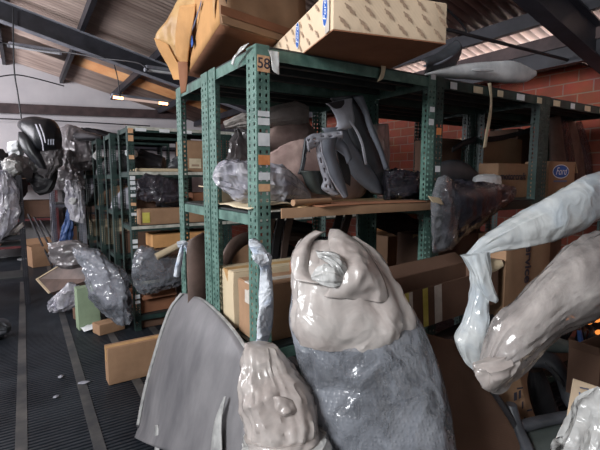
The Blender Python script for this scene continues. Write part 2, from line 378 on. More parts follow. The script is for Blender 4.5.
def oval(name, w, h, mat, parent, mtx, z=0):
    bm = bmesh.new(); vs = [bm.verts.new((w/2*math.cos(2*PI*k/28), h/2*math.sin(2*PI*k/28), z)) for k in range(28)]
    f = bm.faces.new(vs); r = bmesh.ops.extrude_face_region(bm, geom=[f]); bmesh.ops.translate(bm, vec=(0, 0, .0005), verts=[v for v in r['geom'] if isinstance(v, bmesh.types.BMVert)])
    bm.transform(mtx); return link(name, bm, mat, parent, smooth=False)
def oval_logo(parent, mtx, w):
    a = oval('oval_emblem', w, w*.45, M['white_ink'], parent, mtx)
    b = oval('oval_field', w*.93, w*.39, M['ink_blue'], a, mtx @ Matrix.Translation((0, 0, .0006)))
    text_mesh('emblem_lettering', 'Ford', w*.34, M['white_ink'], a, mtx @ Matrix.Translation((0, 0, .0013)), italic=.35)
    return a
def carton(label, corner, size, rotz=0, mat='kraft', tape=None, flaps=None, seam='x', cat='box', name='cardboard_box', group=None, rot=None, warp=.004, hollow=False):
    """a carton with its near lower corner at `corner`; parts: box_body, flap, tape_strip"""
    t = thing(name, label, cat, corner, rotz, group, rot)
    lx, ly, lz = size; m = M[mat]; bm = bmesh.new(); w = .004
    if hollow:
        o = [(0, 0), (lx, 0), (lx, ly), (0, ly)]; i = [(w, w), (lx-w, w), (lx-w, ly-w), (w, ly-w)]
        O0 = [bm.verts.new((x, y, 0)) for x, y in o]; O1 = [bm.verts.new((x, y, lz)) for x, y in o]
        I0 = [bm.verts.new((x, y, w)) for x, y in i]; I1 = [bm.verts.new((x, y, lz)) for x, y in i]
        bm.faces.new(O0[::-1]); bm.faces.new(I0)
        for k in range(4):
            j = (k+1) % 4
            bm.faces.new((O0[k], O0[j], O1[j], O1[k])); bm.faces.new((I0[j], I0[k], I1[k], I1[j])); bm.faces.new((O1[k], O1[j], I1[j], I1[k]))
    else:
        box(bm, (0, 0, 0), (lx, ly, lz-.004), bev=.003)
        bmesh.ops.subdivide_edges(bm, edges=[e for e in bm.edges if e.calc_length() > .05], cuts=4, use_grid_fill=True)
        sd = random.random()*50
        for v in bm.verts:
            inside = (0 < v.co.z)
            v.co += Vector((noise.noise(v.co*6+Vector((sd, 0, 0))), noise.noise(v.co*6+Vector((0, sd, 0))), 0))*warp*inside
    link('box_body', bm, m, t, smooth=not hollow)
    if not hollow:
        for s in (0, 1):                                        # two closed top flaps meeting at the seam
            bm = bmesh.new()
            if seam == 'x': box(bm, (.002, .002+s*(ly/2), lz-.004), (lx-.002, ly/2-.0015+s*(ly/2), lz), bev=.001)
            else: box(bm, (.002+s*(lx/2), .002, lz-.004), (lx/2-.0015+s*(lx/2), ly-.002, lz), bev=.001)
            link('flap', bm, m, t, smooth=False)
    if tape:
        bm = bmesh.new(); tw = min(.05, lx*.2)
        if seam == 'x':
            box(bm, (-.0008, ly/2-tw/2, lz-.0002), (lx+.0008, ly/2+tw/2, lz+.0008)); box(bm, (-.0012, ly/2-tw/2, lz*.62), (-.0002, ly/2+tw/2, lz+.0008))
        else:
            box(bm, (lx/2-tw/2, -.0008, lz-.0002), (lx/2+tw/2, ly+.0008, lz+.0008)); box(bm, (lx/2-tw/2, -.0012-warp, lz*.62), (lx/2+tw/2, -.0002, lz+.0008))
        link('tape_strip', bm, M[tape], t, smooth=False)
    for fl in (flaps or []):                                     # open flaps: (edge, length, angle from horizontal)
        e, L, ang = fl; bm = bmesh.new(); a = math.radians(ang); c, s_ = math.cos(a)*L, math.sin(a)*L
        ed = {'-y': ((0, 0, lz), (lx, 0, lz), (0, -c, s_)), '+y': ((lx, ly, lz), (0, ly, lz), (0, c, s_)),
              '-x': ((0, ly, lz), (0, 0, lz), (-c, 0, s_)), '+x': ((lx, 0, lz), (lx, ly, lz), (c, 0, s_))}[e]
        p, q, d = (Vector(x) for x in ed); n = (q-p).cross(d).normalized()*.002; ins = (q-p)*.03
        g = [p, q, q+d*.95-ins, p+d+ins]
        A = [bm.verts.new(x+n) for x in g]; B = [bm.verts.new(x-n) for x in g]
        bm.faces.new(A); bm.faces.new(B[::-1])
        for k in range(4): bm.faces.new((A[k], B[k], B[(k+1) % 4], A[(k+1) % 4]))
        bmesh.ops.recalc_face_normals(bm, faces=bm.faces)
        link('flap', bm, m, t, smooth=False)
    return t
def struct(name, bm, mat, smooth=False, mats=None):
    o = link(name, bm, mat, None, smooth=smooth, mats=mats); o['kind'] = 'structure'; return o

# ================================================================== THE SETTING
RZ = lambda X: 3.607 - .252*X                                    # height of the roof sheet over X
bm = bmesh.new(); box(bm, (-4.5, -2.5, -.12), (4.1, 9.9, -.02)); struct('floor', bm, M['floor_gap'])
# steel grating laid in planks: cross bars between long strips
strips = [-4.4 + .42*k for k in range(21)]
bm = bmesh.new()
y = -.5
while y < 9.75:
    box(bm, (-2.6, y, -.02), (4.0, y+.019, -.004)); y += .034
struct('floor_grating_bars', bm, M['floor'])
bm = bmesh.new()
for x in (-2.3, -1.86, -1.42, -.98, -.54, -.10, .27, .62, 1.0, 1.4, 1.8, 2.3, 2.8, 3.3, 3.8): box(bm, (x-.03, -.5, -.02), (x+.03, 9.75, 0))
struct('floor_grating_strips', bm, M['floor_strip'])
bm = bmesh.new(); box(bm, (-4.5, -2.5, -.02), (4.05, -.5, -.002)); struct('floor_landing', bm, M['floor'])
bm = bmesh.new(); box(bm, (-4.5, 9.8, -.1), (4.3, 9.95, 4.8)); struct('wall_back', bm, M['plaster'])
bm = bmesh.new(); box(bm, (4.0, -2.5, -.1), (4.16, 9.8, 2.44)); struct('wall_right', bm, M['brick'])
def roof_sheet(name, x0, x1, y0, y1, mat, dz=0):
    bm = bmesh.new(); n = int((y1-y0)/.0106); prev = None
    for i in range(n+1):
        y = y0+(y1-y0)*i/n; z = .018*math.sin(y*2*PI/.085)+dz
        a = bm.verts.new((x0, y, RZ(x0)+z)); b = bm.verts.new((x1, y, RZ(x1)+z))
        if prev: bm.faces.new((prev[0], a, b, prev[1]))
        prev = (a, b)
    o = struct(name, bm, mat, smooth=True); solid(o, .003); return o
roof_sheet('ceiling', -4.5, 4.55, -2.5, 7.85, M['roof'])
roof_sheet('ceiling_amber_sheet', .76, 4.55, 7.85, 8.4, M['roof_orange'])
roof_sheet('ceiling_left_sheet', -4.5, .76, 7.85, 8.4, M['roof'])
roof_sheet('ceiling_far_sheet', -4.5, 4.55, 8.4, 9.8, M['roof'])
def channel(bm, p, q, w, h, t=.006, lip=True):                   # C section purlin under the sheet, open to one side
    bar(bm, p, q, t, h); p = Vector(p); q = Vector(q)
    for s in (-1, 1):
        o = Vector((w/2, 0, s*(h/2-t/2))); bar(bm, p+o, q+o, w, t)
for k, X in enumerate((-3.8, -2.9, -2.0, -1.1, -.2, .7, 1.6, 2.5, 3.34)):
    bm = bmesh.new(); z = RZ(X)-.018-.055
    channel(bm, (X, -2.4, z), (X, 9.78, z), .05, .11)
    struct('trim_purlin_%d' % (k+1), bm, M['beam'])
for k, Y in enumerate((1.62, 6.25)):                             # I-beam rafters
    bm = bmesh.new(); off = -.13-.11
    p = Vector((-4.5, Y, RZ(-4.5)+off)); q = Vector((4.2, Y, RZ(4.2)+off)); d = (q-p).normalized(); up = Vector((.252, 0, 1)).normalized()
    bar(bm, p, q, .012, .22, (0, 0, 1))
    struct('trim_rafter_%d' % (k+1), bm, M['beam'])
    bm = bmesh.new()
    for s in (-1, 1): bar(bm, p+up*s*.11, q+up*s*.11, .11, .012)
    struct('trim_rafter_flange_%d' % (k+1), bm, M['edge_grey'] if k else M['beam'])
bm = bmesh.new(); a = PY(-40, 106.5, 9.66); b = PY(330, 121, 9.66); bar(bm, a, b, .1, .17); struct('trim_wall_beam', bm, M['beam_brown'])
# wall plate over the brick wall
bm = bmesh.new(); box(bm, (3.97, -2.4, 2.44), (4.17, 9.78, 2.46)); struct('trim_wall_plate', bm, M['beam_brown'])
bm = bmesh.new(); box(bm, (3.58, -2.4, 2.365), (3.63, 9.78, 2.495)); struct('trim_eave_beam', bm, M['beam']); bm = bmesh.new(); box(bm, (3.56, -2.4, 2.495), (3.64, 9.78, 2.60)); struct('trim_eave_board', bm, M['beam_brown'])
# ground outside, below the open eave
bm = bmesh.new(); box(bm, (4.16, -6, -.2), (14, 12, -.1)); struct('ground', bm, M['plaster'])

# ================================================================== RACKS
def post_bm(h, sx, sy, wx=.053, wy=.08, t=.0025, ph=0):
    """slotted angle upright, corner at the origin, flanges towards +sx and +sy, with real holes"""
    bm = bmesh.new()
    def flange(L, axis):
        xs = sorted(set([0, L*.17, L*.17+.010, L*.66, L*.66+.010, L])); zs = [0]; z = .03; k = 0
        marks = []
        while z < h-.03: marks.append((z, z+.012)); z += .0255
        for a, b in marks: zs += [a, b]
        zs.append(h)
        grid = {}
        for j, z in enumerate(zs):
            for i, x in enumerate(xs):
                grid[i, j] = bm.verts.new((x*sx, 0, z) if axis == 'x' else (0, x*sy, z))
        for j in range(len(zs)-1):
            for i in range(5):
                if j % 2 == 1 and i in (1, 3) and 0 < j < len(zs)-2: continue
                bm.faces.new((grid[i, j], grid[i+1, j], grid[i+1, j+1], grid[i, j+1]))
    flange(wx, 'x'); flange(wy, 'y')
    bmesh.ops.remove_doubles(bm, verts=bm.verts, dist=1e-5)
    return bm
PCACHE = {}
def post(parent, x, y, h, sx, sy, mat):
    key = (round(h, 2), sx, sy, mat)
    if key not in PCACHE:
        o = link('post', post_bm(h, sx, sy), M[mat], parent, smooth=False); solid(o, .0025); PCACHE[key] = o
    else:
        o = PCACHE[key].copy(); COL.objects.link(o); o.parent = parent
    o.location = (x, y, 0); return o
def beam_L(bm, p, q, h=.042, t=.003, inward=(0, 1, 0), w=.03):
    p = Vector(p); q = Vector(q); n = Vector(inward)
    bar(bm, p, q, t, h); bar(bm, p+n*w/2+Vector((0, 0, h/2-t/2)), q+n*w/2+Vector((0, 0, h/2-t/2)), w, t)
def rack(label, x0, y0, lx, ly, h, shelves, mat='green', deck='deck', group=None, name='storage_rack', edge=None, brace=False, skip=()):
    r = thing(name, label, 'rack', (x0, y0, 0), 0, group)
    for i, (cx, cy, sx, sy) in enumerate(((0, 0, 1, 1), (lx, 0, -1, 1), (0, ly, 1, -1), (lx, ly, -1, -1))):
        post(r, cx, cy, h, sx, sy, mat)
    for z in shelves:
        g = .006
        for p, q, n in (((.0, g, z), (lx, g, z), (0, 1, 0)), ((0, ly-g, z), (lx, ly-g, z), (0, -1, 0)), ((g, 0, z), (g, ly, z), (1, 0, 0)), ((lx-g, 0, z), (lx-g, ly, z), (-1, 0, 0))):
            bm = bmesh.new(); beam_L(bm, p, q, inward=n); link('shelf_beam', bm, M[mat], r, smooth=False)
        bm = bmesh.new(); box(bm, (.012, .012, z+.0225), (lx-.012, ly-.012, z+.031))
        for k in range(3): box(bm, (.04, ly*(k+1)/4-.012, z-.004), (lx-.04, ly*(k+1)/4+.012, z+.022))
        link('shelf_panel', bm, M[deck], r, smooth=False)
        if edge and z in edge:
            bm = bmesh.new(); box(bm, (0, -.003, z+.0), (lx, .0005, z+.03)); link('edge_strip', bm, M['deck_pale'], r, smooth=False)
    if brace:
        bm = bmesh.new(); bar(bm, (.02, ly-.012, shelves[-1]), (lx-.02, ly-.012, shelves[-2]), .003, .025); bar(bm, (lx-.02, ly-.016, shelves[-1]), (.02, ly-.016, shelves[-2]), .003, .025)
        link('back_brace', bm, M[mat], r, smooth=False)
    return r
X0, Y0, HT = .7253, 1.4347, 1.972
W, D = .95, .475
AS = (.15, .80, 1.335, 1.942)
ra = {}
rl = {(0, 0): 'nearest green slotted steel rack, tagged 58 on its post',
      (1, 0): 'green rack bay right of the middle post, with a bubble wrapped part hanging out',
      (2, 0): 'green rack bay at the right edge of the photo, nearer the brick wall',
      (0, 1): 'green steel rack standing back to back behind the rack tagged 58',
      (1, 1): 'green steel rack bay behind the middle bay, brown box on its lower shelf',
      (2, 1): 'green steel rack bay at the back right, next to the brick wall'}
for i in range(3):
    for j in range(2):
        ra[i, j] = rack(rl[i, j], X0+i*W, Y0+j*.49, W-.003, D, HT, AS, 'green' if i == 0 else 'green_shaded', group='near green racks')
# row of racks further down the aisle
BY, BX = 4.31, .838
BS = (.12, .46, 1.0, 1.52, 1.942)
for k, (x, y, lab) in enumerate(((BX, BY, 'green rack at the end of the far row, nearest the camera, with tagged corner post'),
                                 (BX+.97, BY, 'green rack of the far row standing right of the tagged corner rack'),
                                 (BX+1.94, BY, 'green rack of the far row, rightmost and mostly hidden'))):
    rack(lab, x, y, .965, .5, HT, BS, 'green_shaded', group='far row of green racks', edge=(1.0, 1.52, 1.942, .46))
for k, (y, lab) in enumerate(((5.15, 'second green rack along the left aisle, behind the tagged corner rack'), (5.95, 'third green rack along the left aisle'), (6.9, 'fourth green rack along the left aisle, slimmer in view'), (7.9, 'farthest green rack along the left aisle'))):
    rack(lab, BX-.03*k-.02, y, .9, .45, HT if k < 2 else 1.78, (.12, .6, 1.1, 1.5, 1.942 if k < 2 else 1.75), 'green_shaded', group='racks along the left aisle', brace=False)
rack('narrow pale steel rack at the left under the wrapped grey parts', .30, 6.85, .42, .5, 1.66, (.5, 1.1, 1.6), 'edge_grey', 'deck', group=None, brace=False)
rack('dark red steel rack against the back wall at the left edge', -1.25, 8.95, 1.75, .6, 1.42, (.28, .75, 1.38), 'red_metal', 'deck', group=None, brace=False)

rack('dark steel rack at the left edge below the hanging black bumper', -1.3, 5.95, 1.28, .5, 1.52, (.3, .8, 1.49), 'beam', 'deck')
rack('tall dark steel rack full of cartons against the back wall, behind the aisle racks', .62, 9.1, 2.3, .6, 2.12, (.2, .8, 1.4, 2.08), 'beam', 'deck')
# the board on the middle shelf of the first rack takes the place of its front beam
beams = [o for o in ra[0, 0].children if o.name.startswith('shelf_beam')]
bpy.data.objects.remove(sorted(beams, key=lambda o: o.name)[8])
# stickers on the uprights (parts of their racks, glued on)
def post_sticker(r, face, x, z0, z1, w, mat, txt=None, ts=.02, lab=None):
    root = ra.get(r, r); h = z1-z0
    if face == '-y': mt = Matrix(((1, 0, 0, x), (0, 0, -1, -.0035), (0, 1, 0, (z0+z1)/2), (0, 0, 0, 1)))
    else: mt = Matrix(((0, 0, -1, -.0035), (-1, 0, 0, x), (0, 1, 0, (z0+z1)/2), (0, 0, 0, 1)))
    o = patch('post_tag', w, h, M[mat], root, mt)
    if lab: o['label'] = lab
    if txt: text_mesh('tag_lettering', txt, ts, M['ink'], o, mt @ Matrix.Translation((0, 0, .0006)), bold=.0006)
    return o
def zat(py, px=262): return PY(px, py, Y0).z
post_sticker((0, 0), '-y', .028, zat(72), zat(55.5), .05, 'sticker_tan', '58', .052, 'tan tag with the handwritten number 58')
for y0, y1, mt, tx in ((111, 116.5, 'paper', None), (118, 125, 'paper', None), (133, 146, 'paper', None), (155, 165, 'sticker_orange', None), (172.5, 180, 'paper', None), (184, 191.5, 'sticker_tan', None)):
    post_sticker((0, 0), '-y', .027, zat(y1), zat(y0), .047, mt, tx, .013)
    if mt == 'sticker_orange': pass
zb = lambda py: PY(440, py, Y0).z
for fx, y0, y1, mt in ((.928, 76, 81, 'paper'), (.928, 108, 113, 'paper'), (.973, 128, 135, 'sticker_orange'), (.925, 120, 126, 'paper'), (.973, 166, 172, 'paper')):
    if fx < .95: post_sticker((0, 0), '-y', fx-.005, zb(y1), zb(y0), .032, mt)
    else: post_sticker((1, 0), '-y', .025, zb(y1), zb(y0), .034, mt)
rb = bpy.data.objects['storage_rack.006']
zc = lambda py: PY(128, py, BY).z
for y0, y1, mt in ((128, 133, 'sticker_tan'), (135, 141, 'sticker_tan'), (155, 159, 'sticker_tan'), (176, 180, 'paper'), (181, 185, 'paper'), (187, 190, 'paper'), (194, 197, 'paper'), (203, 206, 'sticker_tan'), (213, 216, 'paper'), (240, 244, 'paper'), (246, 249, 'paper'), (261, 265, 'paper'), (296, 300, 'paper'), (302, 305, 'paper')):
    post_sticker(rb, '-y', .027, zc(y1), zc(y0), .047, mt)
# price tag strips along the top beam of the right hand bays
for k in range(9):
    post_sticker((1 if k < 5 else 2, 0), '-y', (.12+.19*k) % .95, 1.925, 1.958, .075 if k % 2 else .05, 'paper_cream' if k % 3 else 'paper')
for k in range(7): post_sticker(rb if k < 4 else bpy.data.objects['storage_rack.007'], '-y', .12+(k % 4)*.22, 1.928, 1.958, .1, 'paper')

# ================================================================== CONTENTS
def fit(bl, br, ytop, ly, z=0.0, minh=.03):
    """corner, size and turn of a carton from the two ends of its lower front edge resting at height z"""
    a = Pz(bl[0], bl[1], z); b = Pz(br[0], br[1], z); d = b-a
    Z = (a-CAM).dot(_h); top = PD(bl[0], ytop, Z)
    return a, (d.length, ly, max(top.z-z, minh)), math.atan2(d.y, d.x)
def fitY(x1, x2, ytop, Y, ly, z):
    """carton parallel to the racks with its front at depth Y"""
    a = PY(x1, 200, Y); b = PY(x2, 200, Y); t = PY(x1, ytop, Y)
    return Vector((a.x, Y, z)), (b.x-a.x, ly, t.z-z), 0
def C(label, f, mat='kraft', **kw): return carton(label, tuple(f[0]), tuple(f[1]), f[2], mat, **kw)
def rowsY(Y, L): return [(PY(a, b, Y), PY(c, d, Y)) + ((t[0],) if t else ()) for a, b, c, d, *t in L]
def rowsD(Z, L): return [(PD(a, b, Z), PD(c, d, Z)) + ((t[0],) if t else ()) for a, b, c, d, *t in L]
def base_of(rows):
    ps = [p for r in rows for p in r[:2]]; c = sum(ps, Vector())/len(ps); return Vector((c.x, c.y, min(p.z for p in ps)))
def soft(name, label, cat, rows, mat, group=None, **kw):
    """one soft wrapped body as a thing of a single mesh"""
    bm = bmesh.new(); b = base_of(rows); pillow(bm, rows, **kw); bm.transform(Matrix.Translation(-b))
    o = link(name, bm, M[mat]); o.location = b; return tag(o, label, cat, group)
def soft_part(name, parent, rows, mat, **kw):
    bm = bmesh.new(); pillow(bm, rows, **kw); return link(name, bm, M[mat], parent, world=True)
def sheet(name, label, cat, rows, mat, t=.003, group=None, **kw):
    bm = bmesh.new(); b = base_of(rows); ruled(bm, rows, **kw); bm.transform(Matrix.Translation(-b))
    o = link(name, bm, M[mat]); o.location = b; solid(o, t); return tag(o, label, cat, group)
def sheet_part(name, parent, rows, mat, t=.003, **kw):
    bm = bmesh.new(); ruled(bm, rows, **kw); o = link(name, bm, M[mat], parent, world=True); solid(o, t); return o
def tube_part(name, parent, pts, r, mat, **kw):
    bm = bmesh.new(); tube(bm, pts, r, **kw); return link(name, bm, M[mat], parent, world=True)
def poly_slab(pts, t, n):
    """flat polygon given thickness along n"""
    bm = bmesh.new(); n = Vector(n).normalized()*t; A = [bm.verts.new(p) for p in pts]; B = [bm.verts.new(Vector(p)+n) for p in pts]
    bm.faces.new(A); bm.faces.new(B[::-1])
    for k in range(len(pts)): bm.faces.new((A[k], B[k], B[(k+1) % len(pts)], A[(k+1) % len(pts)]))
    bmesh.ops.recalc_face_normals(bm, faces=bm.faces); return bm
TOP = 1.975; MID = 1.368; LOW = .833; BOT = .183

# ---------------------------------------------------------------- on top of the near rack
a = Pz(333, 29, TOP); b = Pz(446, 43, TOP); ang = math.atan2(b.y-a.y, b.x-a.x); sz = ((b-a).length, .80, .135)
t = carton('long pale printed carton with blue ovals, lying on the rack tagged 58', tuple(a), sz, ang, 'kraft_pale', warp=.002, seam='y', name='printed_carton')
for i in range(9):                                               # slanting printed marks in rows on both faces
    for j in range(3):
        for face, n in (('-y', 6), ('-x', 9)):
            if i >= n: continue
            L = sz[0] if face == '-y' else sz[1]
            u = (i+.5+.28*(j % 2))/n; v = (j+.55)/3.1
            if u > .97: continue
            if face == '-x' and (u > .86): continue
            bm = bmesh.new(); w, h = .050, .011
            vs = [(w/2*math.cos(2*PI*k/16), h/2*math.sin(2*PI*k/16)*(1+.5*math.sin(3*k))) for k in range(16)]
            f = bm.faces.new([bm.verts.new((x, y, 0)) for x, y in vs]); bm.transform(face_mtx(face, sz, u, v, -.75, .004)); link('printed_mark', bm, M['ink_brown'], t, smooth=False)
bm = bmesh.new(); box(bm, (.0, .0, -.004), (sz[0], sz[1], 0)); link('bottom_panel', bm, M['kraft_rust'], t, smooth=False)
oval_logo(t, face_mtx('-x', sz, .93, .56, PI/2, .0045), .105)
oval_logo(t, face_mtx('-x', sz, .58, .58, PI/2, .0045), .10)
bm = bmesh.new(); box(bm, (-.0055, .02, .0), (-.0045, .055, sz[2]*.98)); link('clear_tape', bm, M['tape_clear'], t, smooth=False)
sheet_part('plastic_strap', t, rowsD(1.60, [(329, 31, 330, 35), (345, 37, 345, 40), (360, 38, 361, 43)]), 'film_white', wr=.004)
# big torn carton resting on the long carton
ZB = 2.117
A_ = Pz(220, 24, ZB); D_ = Pz(187, 75, ZB); B_ = A_+Vector((.50, .12, 0)); C_ = D_+Vector((.46, .12, 0)); hh = Vector((-.01, .01, .36))
t = thing('torn_carton', 'big torn brown carton with ragged flaps and tape, resting on the long printed carton', 'box', A_)
for nm, P, n_, mt in (('side_panel', [A_, D_, D_+hh, A_+hh], (-1, .2, 0), 'kraft_orange'), ('front_panel', [A_, B_, B_+hh, A_+hh], (.2, -1, 0), 'kraft'), ('side_panel', [B_, C_, C_+hh, B_+hh], (-1, .2, 0), 'kraft_orange'), ('back_panel', [D_, C_, C_+hh, D_+hh], (0, -1, 0), 'kraft'), ('bottom_panel', [A_, B_, C_, D_], (0, 0, 1), 'kraft_rust')):
    bm = bmesh.new(); g = []
    for j in range(9):
        row = []
        for i in range(9):
            p = P[0].lerp(P[1], i/8).lerp(P[3].lerp(P[2], i/8), j/8); e_ = (0 < i < 8) and (j > 0) and nm != 'bottom_panel'
            row.append(bm.verts.new(p + Vector(n_)*(noise.noise(p*5)*.014 if e_ else 0)))
        g.append(row)
    for j in range(8):
        for i in range(8): bm.faces.new((g[j][i], g[j][i+1], g[j+1][i+1], g[j+1][i]))
    o = link(nm, bm, M[mt], t, world=True); solid(o, .005)
def onF(u, v, off=.010): p = A_.lerp(B_, u) + hh*v; return p + Vector((.2, -1, 0)).normalized()*off
def onS(u, v, off=.012): p = A_.lerp(D_, u) + hh*v; return p + Vector((-1, .2, 0)).normalized()*off
def quad_part(name, P, mat, th=.001):
    n_ = (P[1]-P[0]).cross(P[3]-P[0]).normalized(); bm = poly_slab(P, th, n_); return link(name, bm, M[mat], t, world=True, smooth=False)
quad_part('tape_strip', [onF(0, .10), onF(1, .10), onF(1, .2), onF(0, .2)], 'kraft_rust')
quad_part('lower_flap', [onF(0, .0, .014), onF(1, .0, .014), onF(1, .085, .010), onF(0, .085, .010)], 'kraft', .003)
quad_part('tape_strip', [onS(.86, .0), onS(.98, .0), onS(.94, .95), onS(.82, .95)], 'tape')
quad_part('tape_strip', [onS(.0, .30), onS(.06, .1), onS(.08, .95), onS(.02, .95)], 'tape')
for k in range(4): quad_part('printed_stroke', [onS(.30+.09*k, .50-.03*k, .016), onS(.37+.09*k, .46-.03*k, .016), onS(.37+.09*k, .50-.03*k, .016), onS(.30+.09*k, .54-.03*k, .016)], 'ink_grey')
quad_part('printed_stroke', [onS(.60, .22, .016), onS(.66, .2, .016), onS(.70, .42, .016), onS(.64, .42, .016)], 'ink_blue')
quad_part('dark_gap', [onF(.0, .45, .016), onF(.05, .22, .016), onF(.16, .95, .016), onF(.05, .95, .016)], 'black_matte')
Zq = (D_-CAM).dot(_h)
sheet_part('torn_flap', t, [(PD(178, 0, Zq-.22), PD(205, -6, Zq-.4)), (PD(168, 19, Zq-.15), PD(196, 12, Zq-.35)), (PD(155, 38, Zq-.05), PD(190, 36, Zq-.25)), (PD(163, 57, Zq-.05), PD(186, 58, Zq-.12)), (PD(172, 70, Zq), PD(186, 75, Zq-.03))], 'tape', bulge=.0, wr=.03, fr=7, nv=6, nu=16)
sheet_part('torn_flap', t, [(PD(180, 6, Zq-.34), PD(196, 4, Zq-.42)), (PD(176, 30, Zq-.24), PD(192, 30, Zq-.36)), (PD(176, 52, Zq-.14), PD(189, 54, Zq-.22)), (PD(180, 70, Zq-.04), PD(187, 73, Zq-.08))], 'kraft_orange', wr=.02, fr=9, nv=6)
sheet_part('torn_flap', t, [(PD(154, 38, Zq-.08), PD(168, 44, Zq-.12)), (PD(160, 52, Zq-.08), PD(174, 56, Zq-.12)), (PD(168, 66, Zq-.06), PD(182, 72, Zq-.1)), (PD(174, 80, Zq-.06), PD(180, 80, Zq-.08))], 'kraft_orange', wr=.012, fr=9, nv=6)
sheet_part('hanging_tape', t, [(PD(178, 62, 2.2), PD(188, 62, 2.2)), (PD(179, 76, 2.2), PD(188, 76, 2.2)), (PD(181, 94, 2.2), PD(186, 92, 2.2))], 'kraft_rust', wr=.01)
carton('brown carton on the rack top holding up the far side of the torn carton', (1.0, 2.12, TOP), (.25, .22, .138), -.1, 'kraft_dark')
# strips and tags hanging from the top beam
g = 'plastic scraps hanging from the top beam'
t = sheet('plastic_strip', 'white forked plastic strip hanging from the top beam left of the post tagged 58', 'strip', [(PX(241, 47, .70), PX(249, 43, .70)), (PX(237, 53, .70), PX(243, 50, .70)), (PX(233, 58, .70), PX(236, 57, .70)), (PX(231, 64, .70), PX(233, 65, .70))], 'film_white', wr=.006, group=g)
sheet_part('strip_tail', t, [(PX(241, 50, .70), PX(245, 47, .70)), (PX(238, 60, .70), PX(240, 60, .70)), (PX(237, 65, .70), PX(239, 65, .70))], 'film_white', wr=.004)
t = sheet('paper_tag', 'white folded paper tag hanging from the beam just right of the number 58', 'tag', rowsY(1.418, [(268, 50, 279, 52), (271, 58, 279, 60), (272, 68, 279, 70), (274, 72, 279, 75)]), 'film_white', wr=.004, group=g)
sheet_part('tag_fold', t, rowsY(1.41, [(270, 50, 284, 51), (274, 53, 284, 54), (279, 57, 282, 57)]), 'paper', wr=.004)
sheet('paper_tag', 'cream curled paper tag hanging from the beam under the long printed carton', 'tag', rowsY(1.425, [(381, 64, 386, 64), (381, 71, 385, 71), (379, 78, 383, 78), (377, 82, 379, 81)]), 'paper_cream', wr=.003, group=g)
sheet('plastic_strap', 'long thin cream strap hanging from the top beam before the right shelves', 'strap', rowsY(1.432, [(488, 83, 491, 83), (490, 100, 492, 100), (488, 118, 491, 118), (485, 134, 488, 134), (483, 148, 486, 147)]), 'paper_cream', wr=.004, group=g)
# pale panel and grey part on the top of the middle bay
t = thing('bumper_cover', 'long pale grey lens shaped panel lying on top of the middle rack bay', 'car part', PY(486, 78, 1.6))
soft_part('panel', t, rowsY(1.6, [(425, 74, 425, 76, .02), (440, 69, 440, 77, .04), (466, 64, 466, 79, .05), (490, 62, 490, 81, .05), (510, 61, 510, 83, .05), (526, 66, 526, 82, .03), (536, 71, 536, 76, .01)]), 'paper', wr=.002, ridge=False)
soft_part('light_patch', t, rowsY(1.54, [(472, 69, 472, 71, .004), (482, 68, 482, 72, .007), (494, 69, 494, 71, .004)]), 'paper', wr=.001)
t = thing('fender_liner', 'rounded grey part lying behind the right end of the long printed carton', 'car part', PY(440, 70, 1.62))
sheet_part('liner', t, rowsY(1.62, [(420, 60, 424, 74), (436, 54, 436, 74), (448, 46, 450, 71), (455, 40, 457, 62)]), 'charcoal', bulge=.08, t=.006)
tube_part('rim', t, [PY(424, 66, 1.58), PY(440, 63, 1.55), (PY(454, 54, 1.56)), PY(456, 44, 1.6)], .006, 'grey_plastic')

# ---------------------------------------------------------------- middle shelf of the rack tagged 58
b = Vector((.90, 1.40, MID+.001))
t = thing('plywood_board', 'pale plywood board laid over the middle shelf of the rack tagged 58', 'board', b)
bm = bmesh.new(); box(bm, (.92, 1.395, MID+.001), (1.655, 1.86, MID+.014), bev=.002); link('board', bm, M['plywood'], t, world=True)
bm = bmesh.new(); box(bm, (.80, 1.388, 1.346), (1.655, 1.394, MID+.016), bev=.001); link('front_edge', bm, M['kraft'], t, world=True)
bm = bmesh.new(); box(bm, (.78, 1.43, MID+.001), (.918, 1.80, MID+.006)); link('pale_edge_board', bm, M['deck_pale'], t, world=True)
sheet_part('torn_card', t, [(Vector((.97, 1.37, MID+.016)), Vector((.93, 1.55, MID+.02))), (Vector((1.2, 1.385, MID+.018)), Vector((1.2, 1.55, MID+.02))), (Vector((1.62, 1.383, MID+.018)), Vector((1.62, 1.5, MID+.018)))], 'kraft_rust', wr=.006, direction=(0, 0, 1))
MB_ = MID+.016
t = thing('cardboard_tube', 'short rolled cardboard tube at the front of the plywood board', 'tube', PY(306, 206, 1.40))
p = PY(293, 208, 1.41); q = PY(330, 203, 1.45); p.z = q.z = MB_+.018; tube_part('tube', t, [p, (p+q)/2, q], .013, 'kraft', n=1, seg=14)
for k, (pts, lab) in enumerate((([(276, 204), (300, 203), (322, 201)], 'thin black rod lying on the shelf front, nearest the post'), ([(285, 201), (306, 198), (328, 200)], 'curved black hose lying behind the rolled cardboard tube'))):
    bm = bmesh.new(); P = [PY(x, y, 1.50+.05*k) for x, y in pts]
    for p in P: p.z = MB_+.012+.006*k
    b = P[0].copy(); tube(bm, [p-b for p in P], .007); o = link('rubber_hose', bm, M['black']); o.location = b; tag(o, lab, 'hose', 'black hoses on the plywood board')
